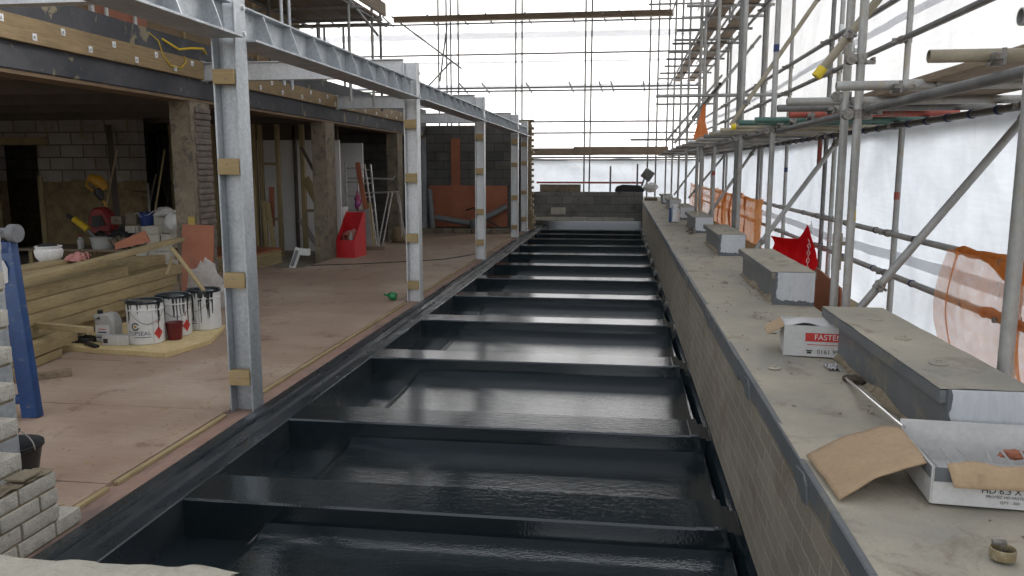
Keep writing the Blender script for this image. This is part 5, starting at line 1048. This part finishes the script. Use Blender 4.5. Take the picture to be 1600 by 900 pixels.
w = MB().grid(lambda u, v: blob(u, v, (.80, 23.3, 1.06), (.20, .18, .12), 3, .2), 18, 12); tag(w.build('white_bag', 'white_plastic', smooth=60), 'round white bag under the tilted floodlight', 'bag')
bf = MB().prism([(-.22, .945), (.62, .945), (.62, 1.02), (.5, 1.12), (.0, 1.14), (-.18, 1.08)], 'y', 22.84, 23.4).build('felt_roll', 'tarp_dark', bev=.03); tag(bf, 'black felt draped over the corner of the far low wall', 'felt')
for k, x in enumerate((-.34, .42)): tag(MB().tube([(x, 23.1 + .3 * k, .5), (x, 23.1 + .3 * k, 1.66 + .06 * k)], .026, 10).build('stub_post', 'tube_dark'), ['short grey post standing behind the far low wall', 'short grey post by the black felt at the wall corner'][k], 'post', 'stub posts at the far corner')
tag(MB().box(.62, .95, 22.3, 22.75, .728, .80, bev=.006).build('far_block', 'concrete'), 'brown block lying at the far end of the parapet', 'block')

# ---- red sheet with chain, orange netting
def rsheet(u, v):
    y = 11.15 - 2.35 * u; k = [(0, .70), (.45, .76), (.70, .80), (.88, 1.0), (1.0, .80)]
    top = next(a[1] + (b_[1] - a[1]) * (u - a[0]) / (b_[0] - a[0]) for a, b_ in zip(k, k[1:]) if u <= b_[0] + 1e-6); z = .46 + (top - .46) * v
    return (1.99 + .05 * math.sin(3.14 * v) + .02 * math.sin(7 * u + 2 * v) + .012 * vn(u * 9, v * 5), y - .05 * math.sin(3.1 * v) * (u > .95), z)
rsh = MB().grid(rsheet, 30, 16).build('red_sheet', 'red_sheet', smooth=60, thick=.006); tag(rsh, 'bright red plastic sheet slung under the guard rail', 'plastic sheet')
def rpeak(u, v):
    a, b_, c = Vector((2.08, 9.75, .93)), Vector((2.0, 9.02, 1.10)), Vector((2.0, 8.75, .58))
    return tuple(a.lerp(b_, u).lerp(a.lerp(c, u), v) + Vector((-.03 * math.sin(3.14 * u), 0, 0)))
ch = thing('chain', 'white plastic chain hanging from the guard rail over the red sheet', 'chain', (1.98, 9.0, .8))
w = MB()
for k in range(14):
    t_ = k / 13; c = Vector((2.09 - .10 * t_, 9.28 - .38 * t_, .99 - .46 * t_ + .02 * math.sin(3 * t_))); d = (Vector((-.10, -.38, -.46))).normalized(); x, y = w.frame(d); s_ = x if k % 2 else y
    P = [tuple(c + d * (.030 * math.cos(a)) + s_ * (.014 * math.sin(a))) for a in [2 * math.pi * i / 10 for i in range(11)]]; w.tube(P, .0045, 5, False)
w.build('links', 'ink_white', ch)
nt_ = thing('debris_netting', 'thin orange debris netting tied to the guard rails nearest the camera', 'netting', (2.05, 4, .5))
def nf(u, v):
    y = 5.52 - 4.2 * u + .10 * math.sin(3.3 * v + .6) * (1 - u); z = .30 + .79 * v
    return (2.095 - .05 * math.sin(3.14 * v) - .045 * vn(y * 3.5, z * 1.2) - .02 * vn(y * 9 + z * 2, z * 3) + (.10 * (1 - v)), y, z)
MB().grid(nf, 60, 22).build('net', 'net', nt_, smooth=180)
for ph, k in ((.055, 0), (.22, 1), (.30, 2), (.55, 3)):
    MB().grid(lambda u, v, ph=ph, k=k: tuple(Vector(nf(ph + .012 * u + (.05 * (1 - v) if k else 0), v)) - Vector((.012, 0, 0))), 2, 20).build('fold', 'net_hot', nt_, smooth=180)
for z, k in ((1.085, 0), (.765, 1)):
    P = []
    for i in range(46):
        y = 5.45 - .088 * i - (.45 if k else 0); P.append((2.14, y, z + .012 * vn(i * .8, k)))
    MB().tube(P, [.030 + .006 * vn(i * 1.3, k + 5) for i in range(46)], 10).build('bunched_edge', 'net_thick', nt_, smooth=60)
MB().grid(lambda u, v: (2.09 + .01 * vn(u * 9, v), 5.02 - .85 * u, 1.09 - (.12 + .05 * vn(u * 5, 2)) * v * math.sin(3.14 * u)), 20, 6).build('overlap', 'net_thick', nt_, smooth=180)
for q in (0, 1): MB().tube([(2.03, 5.35 - .05 * i, .42 + .05 * q + .004 * (i % 2)) for i in range(60)], .004, 5).build('net_cord', 'black_plastic', nt_)
for k, (y0, y1, zt, seed, lab) in enumerate(((19.0, 12.2, 1.15, 4, 'bright orange netting bunched behind the middle plinths'), (24.8, 19.1, 1.15, 9, 'pinkish orange netting behind the farthest plinths'))):
    t = thing('debris_netting', lab, 'netting', (2.0, (y0 + y1) / 2, .4), 0)
    def g(u, v, y0=y0, y1=y1, zt=zt, seed=seed):
        y = y0 + (y1 - y0) * u; z = .43 + (zt - .43 + .03 * vn(u * 9, seed)) * v
        return (2.06 - .022 * vn(u * 14, v * 2 + seed) - .018 * vn(u * 30, v * 5 + seed) - .03 * math.sin(3.14 * v), y, z)
    MB().grid(g, 70, 18).build('net', 'net_hot' if k == 0 else 'net', t, smooth=180)
    for j in range(6): MB().grid(lambda u, v, j=j: tuple(Vector(g(.06 + .15 * j + .03 * u + .05 * vn(v * 2, j), v)) - Vector((.02, 0, 0))), 2, 14).build('fold', 'net_thick' if k == 0 else 'net_hot', t, smooth=180)
o = MB().grid(lambda u, v: (1.02 + .22 * u * (1 - v) + .02, 10.9 + .1 * u, 2.03 + .42 * v - .0 * u), 8, 8)
o.bm.free()
o = MB().prism([(1.05, 2.03), (1.30, 2.03), (1.22, 2.30), (1.215, 2.55), (1.18, 2.55)], 'y', 12.6, 12.63).build('orange_flag', 'net_hot'); tag(o, 'strip of orange netting hanging on a standard above the walkway', 'netting')

# chips, sawdust and offcuts trodden over the decking
w = MB(); rr = random.Random(77)
for k in range(170):
    x = rr.uniform(-4.9, -2.62) if k % 3 else rr.uniform(-2.9, -2.6); y = rr.uniform(3.2, 13.5) if k % 2 else rr.uniform(3.2, 7.0); a = rr.uniform(0, 3.14); L = rr.uniform(.004, .022); q = rr.uniform(.002, .006)
    w.bar((x - L * math.cos(a), y - L * math.sin(a), .002), (x + L * math.cos(a), y + L * math.sin(a), .0025), q * 2, .004)
o = w.build('floor_debris', 'packer', smooth=0); tag(o, 'wood chips and small scraps trodden over the ply floor', 'debris'); o['kind'] = 'stuff'
w = MB()
for k in range(90):
    y = rr.uniform(1.7, 9); x = rr.choice([rr.uniform(.6, .95), rr.uniform(.9, .98)]); L = rr.uniform(.002, .009); a = rr.uniform(0, 3.14)
    w.bar((x - L * math.cos(a), y - L * math.sin(a), ZP + .003), (x + L * math.cos(a), y + L * math.sin(a), ZP + .0035), .004, .004)
o = w.build('grit', 'mortar', smooth=0); tag(o, 'brown grit and crumbs scattered on the parapet coping', 'grit'); o['kind'] = 'stuff'

t = thing('rag_heap', 'dark rags and hoses heaped behind the plastic tub on the bench', 'rags', (-7.5, 11.3, .396))
MB().grid(lambda u, v: blob(u, v, (-7.62, 11.38, .56), (.20, .12, .14), 31, .45), 22, 14).build('rag', 'tarp_dark', t, smooth=60)
MB().tube([(-7.9, 11.2, .5), (-7.75, 11.15, .62), (-7.6, 11.12, .58), (-7.45, 11.1, .66), (-7.3, 11.1, .5)], .018, 8).build('hose', 'black_plastic', t)
for k, (a, c, m) in enumerate((((-7.62, 12.4, 1.5), (-7.42, 11.7, .75), 'void'), ((-7.50, 12.5, 1.9), (-7.34, 11.8, .8), 'stud'), ((-8.62, 13.3, 1.2), (-8.20, 13.2, 1.18), 'void'))):
    tag(MB().tube([a, c], .016, 8).build('batten', m), ['dark stick leaning behind the block heap', 'brown stick leaning behind the block heap', 'dark bar along the old block wall'][k], 'stick')
for k in range(4): tag(MB().tube([(-8.4 + .2 * k, 13.48, 2.2), (-8.35 + .22 * k, 13.3, 1.6 - .1 * k), (-8.1 + .25 * k, 13.1, 1.1 - .05 * k), (-7.7 + .12 * k, 12.4, .8)], .008, 6).build('loose_cable', 'black_plastic'), 'dark cable hanging down the old block wall', 'cable', 'cables hanging on the block wall')
